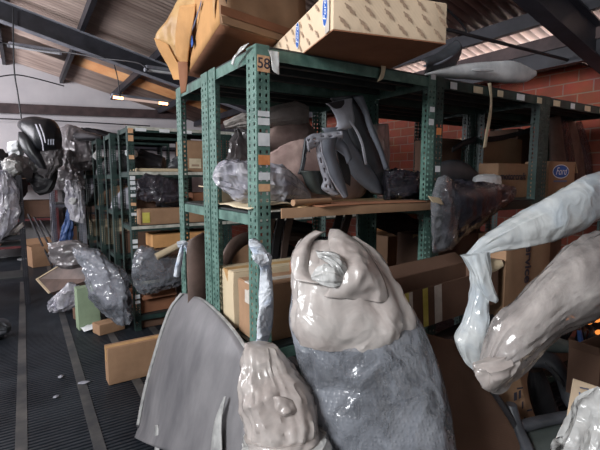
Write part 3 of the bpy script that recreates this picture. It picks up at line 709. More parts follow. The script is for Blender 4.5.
# plastic bag at the left end
t = thing('plastic_bag', 'crumpled translucent bag lying on the middle shelf behind the post tagged 58', 'bag', (.85, 1.6, MID))
soft_part('contents', t, rowsY(1.66, [(232, 176, 232, 190, .02), (255, 174, 255, 196, .04), (282, 180, 282, 197, .03), (296, 187, 296, 197, .01)]), 'grey_plastic', wr=.01)
soft_part('film', t, rowsY(1.66, [(213, 175, 213, 178, .004), (220, 168, 221, 186, .03), (235, 163, 236, 195, .07), (255, 165, 256, 199, .085), (275, 168, 276, 201, .08), (292, 175, 293, 201, .06), (305, 187, 306, 199, .02), (311, 195, 311, 199, .005)]), 'film_lilac', wr=.018, fr=11)
sheet('carton_flap', 'loose flattened card lying at the left end of the middle shelf under the bag', 'card', [(Vector((.70, 1.47, MID+.012)), Vector((.74, 1.9, MID+.012))), (Vector((.84, 1.455, MID+.03)), Vector((.86, 1.85, MID+.02))), (Vector((.93, 1.46, MID+.018)), Vector((.93, 1.8, MID+.018)))], 'paper_cream', direction=(0, 0, 1), wr=.008, t=.004)
t = soft('wrapped_part', 'large mauve grey wrapped sack leaning at the back of the middle shelf', 'wrapped part', rowsY(1.83, [(240, 178, 262, 199, .03), (256, 165, 282, 199, .05), (270, 156, 300, 199, .06), (286, 147, 322, 199, .06), (303, 140, 345, 198, .05), (322, 139, 360, 196, .03), (338, 146, 366, 185, .01)]), 'bundle_pink', wr=.012, fr=6)
# front end bracket with lattice holes
t = thing('bumper_bracket', 'white speckled lattice bracket standing on the plywood board', 'car part', PY(320, 198, 1.62))
hole = lambda s, v, i, j: (i in (1, 2, 4, 5) and (j % 4 in (1, 2)) and (i+j//4) % 2 == 1)
sheet_part('lattice_arm', t, rowsY(1.60, [(318, 138, 330, 137), (317, 150, 327, 149), (320, 166, 329, 164), (324, 180, 332, 178), (322, 188, 335, 190), (333, 195, 340, 195)]), 'grey_light', t=.012, nu=7, nv=6, hole=hole, bulge=.02)
sheet_part('lattice_bridge', t, rowsY(1.60, [(306, 139, 309, 152), (312, 135, 313, 147), (322, 134, 322, 145), (332, 133, 332, 141), (342, 132, 342, 138)]), 'grey_light', t=.012, nu=6, nv=5, hole=hole, bulge=.02)
sheet_part('back_leg', t, rowsY(1.68, [(305, 138, 310, 138), (303, 152, 307, 152), (301, 166, 304, 166), (298, 174, 302, 175)]), 'charcoal', t=.012, nu=5, nv=5, hole=hole)
sheet_part('lower_shell', t, rowsY(1.64, [(300, 171, 320, 171), (303, 176, 322, 178), (306, 184, 325, 188), (312, 192, 330, 196)]), 'tray', t=.006, bulge=.05)
t = thing('fender_arch', 'curved grey plastic arch standing in front of the lattice bracket', 'car part', PY(345, 198, 1.57))
bm = bmesh.new()
outer = [(321, 140), (326, 137), (336, 139), (343, 147), (345, 160), (344, 176), (347, 198)]
inner = [(321, 150), (325, 162), (329, 172), (333, 182), (338, 190), (342, 195), (345, 199)]
sheet_part('arch_leg', t, rowsY(1.57, [(321, 141, 337, 137), (322, 152, 335, 148), (326, 164, 337, 160), (330, 176, 341, 172), (337, 188, 345, 184), (344, 198, 348, 196)]), 'grey_plastic', t=.005, bulge=.022, nv=8)
sheet_part('arch_top', t, rowsY(1.59, [(333, 136, 333, 148), (340, 139, 339, 151), (347, 146, 344, 155), (352, 158, 347, 164)]), 'grey_plastic', t=.005, bulge=.012, nv=6)
sheet_part('opening_shade', t, rowsY(1.63, [(336, 150, 346, 158), (340, 166, 350, 172), (344, 182, 350, 186)]), 'black_matte', t=.005)  # black sheet added for the dark interior seen through the arch
tube_part('arch_rim', t, [PY(x, y, 1.565) for x, y in ((321, 141), (322, 152), (326, 164), (330, 176), (337, 188), (344, 198))], .003, 'grey_light')
# tall panel
t = thing('door_trim', 'tall dark grey pointed trim panel with pale upper end leaning at the shelf', 'car part', PY(380, 198, 1.72))
sheet_part('panel', t, rowsY(1.72, [(330, 98, 361, 96), (338, 112, 366, 106), (344, 128, 372, 128), (345, 146, 379, 150), (349, 164, 385, 168), (362, 182, 388, 184), (375, 194, 385, 195)]), 'charcoal', t=.008, bulge=.035, nv=6)
sheet_part('pale_end', t, rowsY(1.675, [(326, 104, 352, 98), (330, 107, 352, 106), (335, 116, 354, 118), (337, 124, 353, 126), (334, 130, 346, 130)]), 'grey_light', t=.005, bulge=.02, nv=5, wr=.006)
sheet_part('opening', t, rowsY(1.645, [(328, 103, 344, 100), (332, 107, 344, 104), (336, 109, 341, 108)]), 'black', t=.004)
sheet_part('highlight_lip', t, rowsY(1.66, [(347, 120, 349, 120), (355, 130, 357, 130), (361, 144, 363, 144), (365, 165, 367, 165)]), 'grey_light', t=.006, nv=5)
sheet_part('edge_ridge', t, rowsY(1.665, [(353, 97, 362, 96), (363, 112, 367, 110), (369, 130, 373, 128), (379, 152, 382, 150), (385, 170, 388, 168)]), 'grey_plastic', t=.012, bulge=.012, nv=5)
sheet_part('lower_wing', t, rowsY(1.69, [(322, 128, 346, 128), (332, 146, 352, 142), (342, 162, 365, 160), (356, 180, 378, 178), (372, 193, 384, 194)]), 'grey_plastic', t=.006, bulge=.03, nv=5)
soft('wrapped_part', 'upright pinkish film wrapped part behind the tall dark trim panel', 'wrapped part', rowsY(1.85, [(371, 125, 387, 124, .02), (372, 138, 389, 138, .03), (376, 155, 389, 156, .03), (378, 172, 388, 172, .03), (379, 193, 385, 193, .02)]), 'film_pink', wr=.01)
t = thing('plastic_bag', 'black film bag lying flat at the right end of the plywood board', 'bag', (1.55, 1.6, MID))
soft_part('film', t, rowsY(1.66, [(384, 176, 384, 196, .03), (400, 172, 400, 197, .08), (418, 174, 418, 197, .08), (432, 182, 432, 197, .03)]), 'film_dark', wr=.02, fr=12)
soft_part('contents', t, rowsY(1.68, [(388, 182, 388, 197, .02), (402, 178, 402, 197, .06), (418, 180, 418, 197, .05), (428, 188, 428, 196, .02)]), 'black_matte', wr=.01)
# rear rack, middle shelf
RY = 2.18
t = soft('wrapped_roll', 'long cream wrapped roll lying high at the back of the rack tagged 58', 'roll', rowsY(RY, [(224, 123, 226, 129, .02), (240, 117, 240, 127, .04), (256, 113, 257, 126, .05), (275, 108, 276, 125, .05), (295, 104, 296, 124, .05), (309, 108, 309, 122, .03)]), 'film_milk', wr=.012)
t2 = soft('wrapped_part', 'big grey brown padded bundle under the cream roll at the rack back', 'wrapped part', rowsY(2.2, [(252, 140, 256, 197, .05), (270, 132, 272, 197, .08), (290, 126, 290, 197, .1), (306, 124, 306, 197, .08), (315, 132, 315, 197, .04)]), 'bundle_pink', wr=.02, fr=5)
soft('plastic_bag', 'draped grey film bag between the left posts above the crumpled bag', 'bag', rowsY(2.12, [(235, 128, 240, 128, .01), (234, 138, 250, 136, .03), (232, 150, 262, 152, .05), (226, 172, 268, 172, .06), (222, 197, 270, 197, .06)]), 'film_grey', wr=.02)
C('brown carton at the very back of the rack tagged 58, seen under the roll', fitY(283, 312, 168, 2.25, .12, MID), 'kraft_dark')
C('open tan carton end between the two left posts on the middle shelf', (PY(183, 200, 2.1)*1.0, (.12, .2, .075), -.2), 'kraft_cream', hollow=True, flaps=[('-x', .03, 20)]).location = (.77, 2.04, MID)
C('large plain carton on the shelf right of the tall white tagged post', fitY(440, 470, 138, 2.05, .25, MID), 'kraft_dark', tape='tape')
C('plain brown carton standing left of the lettered carton row', fitY(478, 519, 136, 1.98, .3, MID), 'kraft', tape='tape')
C('tall thin carton behind the right middle post', fitY(514, 530, 128, 2.0, .25, MID), 'kraft_dark')
# ---------------------------------------------------------------- middle shelf of the right bays
f = fitY(497, 533, 163, 1.62, .14, MID); t = C('tan carton with motorcraft lettering on the middle shelf', f, 'kraft', name='lettered_carton')
text_mesh('lettering', 'motorcraft', f[1][0]*.155, M['ink'], t, face_mtx('-y', f[1], .38, .62, 0, .005), bold=.001)
f = fitY(547, 573, 161, 1.50, .16, MID); t = C('carton with a blue oval emblem and open side flap on the middle shelf', f, 'kraft', name='oval_carton', flaps=[('+x', .09, -55)])
oval_logo(t, face_mtx('-y', f[1], .42, .72, 0, .005), f[1][0]*.62)
patch('printed_line', f[1][0]*.5, .012, M['ink_grey'], t, face_mtx('-y', f[1], .42, .45, 0, .005))
t = thing('film_wrapped_sheet', 'tall dark film wrapped panels leaning against the brick wall', 'wrapped part', PY(565, 160, 1.85))
for k in range(4):
    sheet_part('panel', t, [(PY(548+7*k, 118+k*2, 1.70+.03*k), PY(560+7*k, 115+k*2, 1.70+.03*k)), (PY(549+8*k, 138, 1.70+.03*k), PY(563+8*k, 138, 1.70+.03*k)), (PY(550+9*k, 160, 1.69+.03*k), PY(566+9*k, 162, 1.69+.03*k)), (PY(552+9*k, 190, 1.68+.03*k), PY(568+9*k, 190, 1.68+.03*k))], 'film_dark' if k % 2 else 'brown_plastic', t=.006, bulge=.03)
sheet('trim_panel', 'flat charcoal panel lying between the white tagged post and the cartons', 'car part', rowsY(1.70, [(436, 164, 436, 192), (450, 160, 452, 191), (464, 162, 470, 190), (479, 174, 482, 189)]), 'charcoal', t=.006, bulge=.03)
soft('plastic_bag', 'small white folded packet on the shelf in front of the lettered carton', 'packet', rowsY(1.56, [(474, 178, 474, 185, .02), (482, 175, 482, 190, .05), (492, 175, 492, 191, .05), (499, 176, 499, 188, .03)]), 'paper', wr=.006)
# black trim high on shelf
sheet('trim_strip', 'dark angled trim strip lying over the cartons behind the hanging strap', 'car part', rowsY(1.9, [(452, 148, 452, 152), (470, 138, 472, 143), (500, 136, 502, 140), (532, 127, 533, 131)]), 'black_matte', t=.01, bulge=.01)
# wrapped bumper end hanging out of the shelf
t = thing('wrapped_bumper', 'bubble wrapped bumper end sagging out of the middle shelf beside the tagged post', 'wrapped part', PY(470, 215, 1.35))
R_ = [(438, 181, 441, 243, .02), (446, 180, 452, 246, .07), (458, 182, 462, 234, .09), (472, 184, 474, 225, .09), (486, 186, 486, 215, .08), (500, 187, 500, 206, .06), (514, 189, 513, 196, .02)]
soft_part('bumper', t, rowsY(1.38, [(454, 190, 456, 226, .03), (466, 188, 466, 224, .06), (480, 190, 480, 214, .06), (496, 190, 496, 204, .04), (508, 191, 507, 196, .02)]), 'charcoal', wr=.006)
soft_part('bubble_sleeve', t, rowsY(1.36, R_), 'bubble_dark', wr=.016, fr=10, seg=36)
soft_part('film_end', t, rowsY(1.33, [(432, 222, 433, 250, .01), (433, 200, 445, 248, .05), (437, 184, 453, 240, .06), (446, 178, 458, 222, .04), (452, 180, 460, 200, .01)]), 'film_clear', wr=.012)
sheet_part('label_tag', t, rowsY(1.27, [(428, 196, 432, 202), (440, 198, 444, 205)]), 'kraft_cream', t=.003)

# ---------------------------------------------------------------- lower shelf of the rack tagged 58 and its side
t = carton('tan carton on the lower shelf just behind the post tagged 58', (X0+.03, 1.50, LOW), (.56, .19, .235), 0, 'kraft', tape='tape_clear', seam='x')
t = carton('tan carton on the lower shelf, second behind the post tagged 58', (X0+.02, 1.715, LOW), (.5, .17, .255), 0, 'kraft_cream', tape='tape', seam='x')
t = carton('small rust coloured carton lying across the two cartons on the lower shelf', (X0+.28, 1.53, LOW+.237), (.26, .13, .05), .08, 'kraft_rust')
t = thing('bumper_bar', 'curved brown plastic bar arching behind the narrow double post', 'car part', PY(222, 285, 2.05))
soft_part('bar', t, [(PY(211, 300, 2.02), PY(224, 300, 2.02), .02), (PY(213, 280, 2.05), PY(225, 281, 2.05), .02), (PY(219, 262, 2.1), PY(229, 267, 2.1), .02), (PY(228, 243, 2.12), PY(238, 251, 2.12), .03), (PY(241, 234, 2.14), PY(250, 243, 2.14), .03), (PY(256, 231, 2.14), PY(262, 240, 2.14), .02)], 'brown_plastic', wr=.004, ridge=False)
t = thing('bumper_cover', 'wide dusty brown bumper shell standing between the two left posts', 'car part', PY(200, 330, 2.2))
sheet_part('shell', t, rowsY(2.15, [(189, 240, 203, 232), (187, 250, 209, 246), (187, 270, 212, 268), (188, 296, 213, 294), (188, 318, 213, 316), (188, 340, 213, 340)]), 'brown_plastic', t=.006, bulge=.025, nv=5)
for k, (y0, x0, x1, lab, mt) in enumerate(((226, 266, 312, 'black ribbed strip on the lower shelf, highest of the dark pile', 'black'), (238, 268, 318, 'dark brown trim strip on the lower shelf, middle of the dark pile', 'brown_plastic'), (249, 262, 300, 'black trim piece resting directly above the cartons', 'black_matte'))):
    soft('trim_strip', lab, 'car part', rowsY(2.12-.03*k, [(x0, y0-4, x0, y0+2, .02), ((x0+x1)/2, y0-5, (x0+x1)/2, y0+5, .05), (x1, y0-1, x1, y0+7, .03)]), mt, wr=.008, group='dark trim pieces on the lower shelf')
for k in range(5):
    sheet('trim_strip', ['slanting black strip standing behind the cartons, nearest the post', 'slanting black strip standing second from the post', 'slanting dark strip just left of the milky bag', 'dark strip glimpsed above the milky bag', 'dark slanting strip right of the milky bag top'][k], 'car part',
          rowsY(2.0, [(270+9*k+(40 if k > 2 else 0), 215, 276+9*k+(40 if k > 2 else 0), 214), (264+9*k+(38 if k > 2 else 0), 240, 271+9*k+(38 if k > 2 else 0), 239), (262+9*k+(38 if k > 2 else 0), 262, 268+9*k+(38 if k > 2 else 0), 261)]), 'black_matte' if k % 2 else 'brown_plastic', t=.015, group='dark strips standing behind the cartons')
# lower shelf, right of the bag
C('brown carton on the lower shelf right of the big milky bag', ((1.93, 2.0, LOW), (.40, .3, .29), 0), 'kraft', tape='tape')
C('brown carton behind the carton with yellow tape', ((1.87, 1.56, LOW), (.46, .3, .34), 0), 'kraft_dark', tape='tape')
C('small orange brown carton on top of the carton right of the milky bag', ((2.05, 2.03, LOW+.30), (.2, .2, .12), .1), 'kraft_orange')
soft('plastic_bag', 'black bag lying over the carton right of the milky bag', 'bag', rowsY(2.02, [(372, 205, 372, 222, .02), (388, 212, 388, 230, .06), (404, 216, 404, 233, .06), (420, 222, 420, 233, .02)]), 'black_matte', wr=.02)
C('brown carton on the bottom shelf of the right bay', ((2.66, 1.50, BOT), (.8, .34, .11), 0), 'kraft_dark')
C('dark carton on the lower shelf of the bay at the right edge', ((2.75, 1.60, LOW), (.5, .28, .24), 0), 'kraft_dark')
# tall service part carton standing before the racks
szs = (.40, .16, 1.215); t = carton('tall tan carton with vertical Service Part lettering, standing before the right racks', (1.95, 1.21, 0), szs, 0, 'kraft', warp=.003, name='lettered_carton')
text_mesh('lettering', 'Service Part', .080, M['ink'], t, face_mtx('-y', szs, .47, .825, -PI/2, .004), bold=.002)
# open carton with yellow tape
b = Vector((1.235, 1.20, .868)); szc = (.65, .18, .17)
t = carton('open carton with yellow and clear tape, balanced in front of the rack post', tuple(b), szc, 0, 'kraft_dark', hollow=True, flaps=[('+y', .07, 40), ('+x', .06, 30)], rot=(0, -.05, .0), name='taped_carton')
for u, w_, m_ in ((.045, .05, 'tape_yellow'), (.10, .02, 'tape_clear'), (.23, .03, 'tape_yellow'), (.35, .045, 'tape_clear')):
    patch('tape_strip', w_, .165, M[m_], t, face_mtx('-y', szc, u, .5, .03, .001))
bm = bmesh.new(); b2 = Vector((1.36, 1.12, 0.0))
# black step strip under it
t = thing('bumper_step', 'black ribbed bumper step lying below the carton with yellow tape', 'car part', (1.35, 1.15, .76))
soft_part('step', t, [(Vector((1.30, 1.12, .845)), Vector((1.30, 1.15, .765)), .05), (Vector((1.5, 1.16, .845)), Vector((1.5, 1.18, .765)), .07), (Vector((1.8, 1.2, .835)), Vector((1.8, 1.2, .765)), .07), (Vector((1.9, 1.23, .83)), Vector((1.9, 1.23, .77)), .02)], 'black', wr=.003, ridge=False, ex=.5)
# big brown sheet leaning
t = thing('flattened_carton', 'large dark brown flattened carton leaning right of the big bagged bumper', 'cardboard', PD(470, 440, 1.45))
P = [PD(424, 334, 1.62), PD(457, 342, 1.66), PD(478, 372, 1.64), PD(494, 392, 1.62), PD(513, 422, 1.58), PD(531, 462, 1.5), PD(560, 560, 1.35), PD(440, 560, 1.30), PD(436, 440, 1.48)]
bm = poly_slab(P, .012, _h); link('sheet', bm, M['kraft_dark'], t, world=True, smooth=False)
bm = bmesh.new(); tube(bm, [PD(460, 346, 1.63), PD(482, 377, 1.61), PD(497, 397, 1.59), PD(516, 427, 1.55), PD(535, 465, 1.47)], .012, seg=8); link('black_edging', bm, M['black_matte'], t, world=True)
# printed cardboard piece with marks
t = thing('printed_card', 'brown cardboard flap with small printed symbols below the pinkish wrapped bag', 'cardboard', PD(515, 400, 1.7))
bm = poly_slab([PD(494, 378, 1.7), PD(518, 370, 1.72), PD(535, 418, 1.72), PD(548, 500, 1.66), PD(570, 640, 1.6), PD(545, 640, 1.58), PD(520, 480, 1.66)], .008, _h); link('sheet', bm, M['kraft'], t, world=True, smooth=False)
for (x, y, w_, h_) in ((514, 393, 3, 8), (519, 391, 2, 8), (517, 388, 6, 1.5), (522, 402, 1.5, 7), (527, 410, 5, 1.5), (524, 418, 1.5, 8)):
    bm = poly_slab([PD(x, y, 1.675), PD(x+w_, y-1, 1.675), PD(x+w_, y+h_-1, 1.675), PD(x, y+h_, 1.675)], .001, _h); link('printed_symbol', bm, M['ink'], t, world=True, smooth=False)
# grey door trims bottom right
t = thing('door_trim', 'dark grey moulded door trim with slots lying under the pinkish wrapped bag', 'car part', PD(550, 400, 1.85))
sheet_part('upper_arm', t, [(PD(518, 356, 1.9), PD(524, 368, 1.86)), (PD(536, 346, 1.9), PD(545, 368, 1.84)), (PD(553, 352, 1.88), PD(556, 380, 1.82)), (PD(566, 368, 1.85), PD(562, 398, 1.8)), (PD(572, 384, 1.82), PD(568, 408, 1.78))], 'charcoal', t=.01, bulge=.03)
sheet_part('arm_branch', t, [(PD(545, 338, 1.9), PD(540, 350, 1.86)), (PD(556, 338, 1.9), PD(556, 352, 1.86)), (PD(570, 342, 1.88), PD(570, 352, 1.85)), (PD(582, 348, 1.86), PD(580, 354, 1.84))], 'tray', t=.01, bulge=.02)
sheet_part('pillar', t, [(PD(568, 348, 1.82), PD(575, 350, 1.82)), (PD(571, 366, 1.8), PD(577, 368, 1.8)), (PD(570, 384, 1.78), PD(576, 386, 1.78))], 'charcoal', t=.01, bulge=.01)
for k in range(4):
    tube_part('slot_rib', t, [PD(545+k*3, 362+k*3, 1.80), PD(551+k*3, 369+k*3.4, 1.79), PD(556+k*2.6, 378+k*3, 1.78)], .003, 'black')
t = thing('plastic_tray', 'dark green grey plastic tray lying at the bottom right of the photo', 'tray', PD(545, 440, 1.5))
sheet_part('tray_floor', t, [(PD(520, 432, 1.56), PD(520, 520, 1.25)), (PD(545, 426, 1.58), PD(545, 520, 1.25)), (PD(575, 420, 1.6), PD(590, 520, 1.25))], 'tray', t=.008)
soft_part('tray_rim', t, [(PD(514, 423, 1.56), PD(516, 434, 1.56), .02), (PD(540, 417, 1.58), PD(541, 426, 1.58), .025), (PD(566, 412, 1.6), PD(567, 421, 1.6), .02), (PD(578, 409, 1.6), PD(580, 417, 1.6), .02)], 'charcoal', wr=.003, ridge=False)
soft_part('side_rim', t, [(PD(506, 404, 1.6), PD(516, 404, 1.6), .02), (PD(512, 424, 1.56), PD(522, 424, 1.56), .025), (PD(522, 450, 1.48), PD(532, 446, 1.48), .025), (PD(538, 490, 1.36), PD(548, 486, 1.36), .02)], 'charcoal', wr=.003, ridge=False)
soft('trim_strip', 'dark brown rounded trim standing behind the printed flap', 'car part', rowsD(1.95, [(530, 372, 541, 368, .02), (530, 390, 549, 388, .04), (534, 410, 556, 408, .04), (540, 426, 562, 424, .02)]), 'black_matte', wr=.004)
# open carton and label sheet at the right edge
q = PD(597, 404, 1.66); t = carton('open brown carton at the right edge above the label sheet', tuple(q), (.28, .12, .20), .0, 'kraft_dark', hollow=True, flaps=[('-x', .04, 70)])
t = thing('label_card', 'tan card with blue printed lines standing at the right edge', 'cardboard', PD(575, 450, 1.38))
lab_p = [PD(574, 379, 1.42), PD(604, 389, 1.42), PD(604, 480, 1.3), PD(558, 476, 1.3)]
bm = poly_slab(lab_p, .006, _h); link('sheet', bm, M['kraft_pale'], t, world=True, smooth=False)
for (x, y, w_, h_) in ((580, 387, 9, 1.2), (579, 392, 1.5, 6), (587, 400, 6, 5), (577, 406, 1.5, 9), (574, 424, 1.3, 8), (571, 440, 1.3, 6), (592, 396, 6, 1.2)):
    Z = 1.405-(y-379)*.0012
    bm = poly_slab([PD(x, y, Z), PD(x+w_, y+.2*w_, Z), PD(x+w_, y+h_+.2*w_, Z-.006), PD(x, y+h_, Z-.006)], .001, _h); link('printed_line', bm, M['ink_blue'] if h_ == 5 else M['ink_grey'], t, world=True, smooth=False)
soft('plastic_bag', 'pale blue white plastic bag in the bottom right corner', 'bag', [(PD(600, 388, 1.1), PD(606, 392, 1.1), .01), (PD(590, 405, 1.1), PD(612, 405, 1.1), .04), (PD(580, 425, 1.1), PD(620, 425, 1.1), .06), (PD(569, 452, 1.08), PD(628, 452, 1.08), .08), (PD(566, 500, 1.0), PD(630, 500, 1.0), .08), (PD(580, 900, .8), PD(620, 900, .8), .08)], 'film_white', wr=.015)
# wiring pile
t = thing('wiring_harness', 'tangle of black cables with glowing orange glints at the right edge', 'cables', PD(580, 350, 2.95))
random.seed(11)
for k in range(9):
    x = 556+k*5; tube_part('cable', t, [PD(x, 320+random.random()*10, 3.1), PD(x+3+random.random()*5, 330, 2.9), PD(x-2+random.random()*8, 340, 2.9), PD(x+random.random()*6, 350, 2.95)], 0.011+.006*random.random(), 'cable')
for x, y in ((560, 316), (571, 314), (584, 320), (592, 318), (596, 331)): soft_part('orange_glint', t, rowsD(2.88, [(x, y, x, y+3, .01), (x+4, y-1, x+4, y+4, .02), (x+8, y, x+8, y+3, .01)]), 'amber', wr=.003)  # glowing spots added to imitate orange reflections among the cables
sheet_part('blue_sleeve', t, rowsD(2.8, [(577, 330, 581, 330), (578, 340, 583, 340), (580, 349, 584, 349)]), 'blue_cloth', t=.006, bulge=.01)

# ---------------------------------------------------------------- foam wrapped parts reaching out of the right bay
t = thing('foam_wrapped_bumper', 'long white foam wrapped strip reaching in from the right edge and folding down', 'wrapped part', PD(530, 250, 1.45))
RW = [(PD(760, 150, 2.0), PD(760, 208, 2.0), .05), (PD(680, 158, 1.8), PD(680, 215, 1.8), .06), (PD(600, 172, 1.6), PD(603, 219, 1.6), .06), (PD(577, 181, 1.55), PD(582, 229, 1.55), .06), (PD(557, 193, 1.52), PD(562, 236, 1.52), .055), (PD(533, 207, 1.5), PD(540, 242, 1.5), .05), (PD(508, 222, 1.48), PD(519, 247, 1.48), .04), (PD(485, 237, 1.46), PD(497, 250, 1.46), .03), (PD(464, 256, 1.45), PD(474, 260, 1.45), .015)]
soft_part('upper_sleeve', t, RW, 'foam', wr=.006, fr=7, seg=36)
soft_part('lower_sleeve', t, [(PD(463, 255, 1.44), PD(487, 251, 1.44), .012), (PD(471, 270, 1.45), PD(488, 268, 1.44), .02), (PD(473, 285, 1.44), PD(488, 292, 1.43), .025), (PD(470, 300, 1.43), PD(488, 308, 1.42), .025), (PD(464, 320, 1.42), PD(487, 322, 1.41), .03), (PD(457, 340, 1.4), PD(484, 342, 1.4), .03), (PD(463, 358, 1.4), PD(486, 362, 1.4), .025), (PD(478, 374, 1.39), PD(490, 376, 1.39), .01)], 'foam', wr=.008, fr=9)
soft_part('folded_corner', t, [(PD(466, 256, 1.42), PD(486, 252, 1.42), .008), (PD(474, 272, 1.41), PD(490, 280, 1.41), .012), (PD(480, 288, 1.40), PD(497, 298, 1.40), .01), (PD(488, 300, 1.4), PD(496, 303, 1.4), .005)], 'foam', wr=.006)
soft_part('part_tip', t, [(PD(476, 264, 1.47), PD(478, 272, 1.47), .01), (PD(490, 260, 1.47), PD(492, 272, 1.47), .015), (PD(501, 260, 1.47), PD(503, 266, 1.47), .008)], 'kraft_cream', wr=.004)
t = thing('film_wrapped_bumper', 'pinkish translucent film wrapped part drooping to a twisted end at the lower right', 'wrapped part', PD(545, 310, 1.35))
RP = [(PD(760, 215, 1.8), PD(760, 320, 1.8), .1), (PD(680, 224, 1.6), PD(680, 318, 1.6), .1), (PD(600, 236, 1.42), PD(604, 312, 1.42), .09), (PD(578, 245, 1.38), PD(586, 318, 1.38), .09), (PD(556, 263, 1.35), PD(562, 332, 1.35), .07), (PD(537, 284, 1.33), PD(545, 345, 1.33), .065), (PD(519, 301, 1.32), PD(532, 358, 1.32), .06), (PD(499, 314, 1.31), PD(520, 369, 1.31), .06), (PD(489, 335, 1.30), PD(508, 378, 1.30), .045), (PD(483, 358, 1.29), PD(503, 386, 1.29), .03), (PD(481, 374, 1.29), PD(496, 391, 1.29), .02), (PD(484, 384, 1.29), PD(491, 392, 1.29), .008)]
soft_part('film_sleeve', t, RP, 'film_pink', wr=.013, fr=4, ex=1.12, seg=72, nv=7)
soft_part('bumper', t, [((a.lerp(b, .18)), (a.lerp(b, .82)), c*.6) for a, b, c in RP[:10]], 'pale_part', wr=.004, ridge=False)
soft_part('crumpled_end', t, [(PD(480, 362, 1.26), PD(512, 352, 1.26), .01), (PD(482, 374, 1.26), PD(510, 368, 1.26), .02), (PD(485, 386, 1.26), PD(500, 382, 1.26), .015), (PD(488, 391, 1.26), PD(495, 391, 1.26), .005)], 'film_milk', wr=.016, fr=22)

# ---------------------------------------------------------------- foreground: hood panel
hp = Vector((.5, 0, 0)); hn = Vector((1, 0, -.235)).normalized()
def PH(x, y, off=0): d = ray(x, y); s = (hp-CAM).dot(hn)/d.dot(hn); return CAM + d*s - hn*off
t = thing('sheet_metal_panel', 'large bare grey curved car body panel leaning on the left side of the near rack', 'car part', (.5, 2.0, 0))
HL = [(183, 293), (178, 299), (171, 309), (162, 333), (153, 363), (145, 393), (139, 424), (136, 470)]
HR = [(184, 293), (196, 297), (207, 304), (226, 323), (240, 342), (247, 358), (248, 400), (250, 470)]
bm = bmesh.new()
rows = [(PH(a[0], a[1]), PH(b[0], b[1])) for a, b in zip(HL, HR)]
for r in rows:
    for p in r: p.z = max(p.z, .003)
bl = [.0, .012, .025, .045, .055, .06, .06, .05]
rows = [(a, b, c) for (a, b), c in zip(rows, bl)]
sheet_part('panel_skin', t, rows, 'primer', t=.003, direction=-hn, nu=26, nv=7)
sheet_part('folded_edge', t, [(PH(a[0]-1.2, a[1], .004), PH(a[0]+2.5, a[1]+1, .014)) for a in HL[:-1]], 'primer_edge', t=.008, nu=4, nv=7, direction=-hn, bulge=.004)
sheet_part('edge_flange', t, [(PH(b[0]-.5, b[1], .0), PH(b[0]+1.5, b[1], -.012)) for b in HR[1:]], 'primer_edge', t=.005, nu=3, nv=7)
sheet_part('stiffening_crease', t, [(PH(235, 396, .046), PH(236, 396, .042)), (PH(228, 420, .056), PH(233, 420, .048)), (PH(224, 450, .055), PH(233, 450, .045)), (PH(222, 475, .05), PH(232, 475, .042))], 'primer_edge', t=.004, nu=3)
sheet_part('lower_tab', t, [(PH(168, 424, .065), PH(171, 424, .065)), (PH(168, 440, .065), PH(172, 440, .065)), (PH(167, 462, .06), PH(172, 462, .06))], 'primer_edge', t=.006, nu=3)
soft_part('bracket_foot', t, [(PH(138, 419, .0), PH(140, 419, 0), .005), (PH(138, 424, .01), PH(147, 426, .01), .012), (PH(139, 428, .01), PH(145, 430, .01), .006)], 'black_matte', wr=.003)

# ---------------------------------------------------------------- foreground: white wrapped piece and the foam strip above it
t = thing('wrapped_part', 'white film wrapped part with tied band standing at the foot of the post tagged 58', 'wrapped part', (.68, 1.1, 0))
Zw = 1.34
WR = [(252, 344, 272, 346, .02), (248, 352, 277, 354, .04), (245, 362, 285, 364, .06), (243, 375, 294, 374, .075), (243, 390, 303, 388, .09), (244, 404, 311, 402, .095), (246, 416, 316, 414, .095), (247, 426, 316, 425, .09), (249, 433, 313, 432, .08)]
rw = [(PD(a, b, Zw-.0012*(b-344)), PD(c, d, Zw-.0012*(b-344)), e) for a, b, c, d, e in WR]
soft_part('film_hood', t, rw, 'film_milk', wr=.015, folds=.7, fr=10, seg=80, nv=8)
soft_part('tied_band', t, [(PD(246, 430, 1.235), PD(316, 429, 1.235), .086), (PD(248, 436, 1.23), PD(318, 434, 1.23), .09), (PD(248, 443, 1.225), PD(319, 440, 1.225), .086)], 'film_milk', wr=.008, fr=26, seg=40)
soft_part('lower_folds', t, [(PD(244, 440, 1.22), PD(322, 437, 1.22), .08), (PD(242, 460, 1.19), PD(328, 456, 1.19), .09), (PD(240, 520, 1.1), PD(332, 516, 1.1), .09), (Vector((.34, 1.05, .01)), Vector((.55, .93, .01)), .07)], 'film_white', wr=.014, fr=16, seg=40)
sheet_part('film_crease', t, [(PD(262, 402, 1.235), PD(280, 427, 1.215), .0), (PD(276, 396, 1.205), PD(290, 422, 1.20), .012), (PD(292, 400, 1.21), PD(300, 420, 1.21), .008), (PD(304, 406, 1.235), PD(306, 416, 1.235), .0)], 'film_milk', t=.003, wr=.014, fr=22, nu=20, nv=8)
t = thing('foam_strip', 'blue printed white foam strip knotted to the post tagged 58 and hanging down', 'strip', PY(258, 300, 1.39))
rs = [(250, 239, 254, 238), (249, 244, 261, 243), (252, 252, 267, 252), (255, 259, 270, 258), (260, 268, 271, 268), (260, 280, 272, 279), (259, 295, 273, 295), (259, 310, 273, 311), (257, 325, 272, 326), (257, 338, 268, 340), (253, 349, 263, 350), (252, 358, 256, 359)]
sheet_part('strip_body', t, [(PY(a, b, 1.385+.02*math.sin(i*1.4)), PY(c, d, 1.385-.02*math.sin(i*1.4))) for i, (a, b, c, d) in enumerate(rs)], 'foam_print', t=.004, wr=.012, fr=18, bulge=.012, nv=5, nu=8)
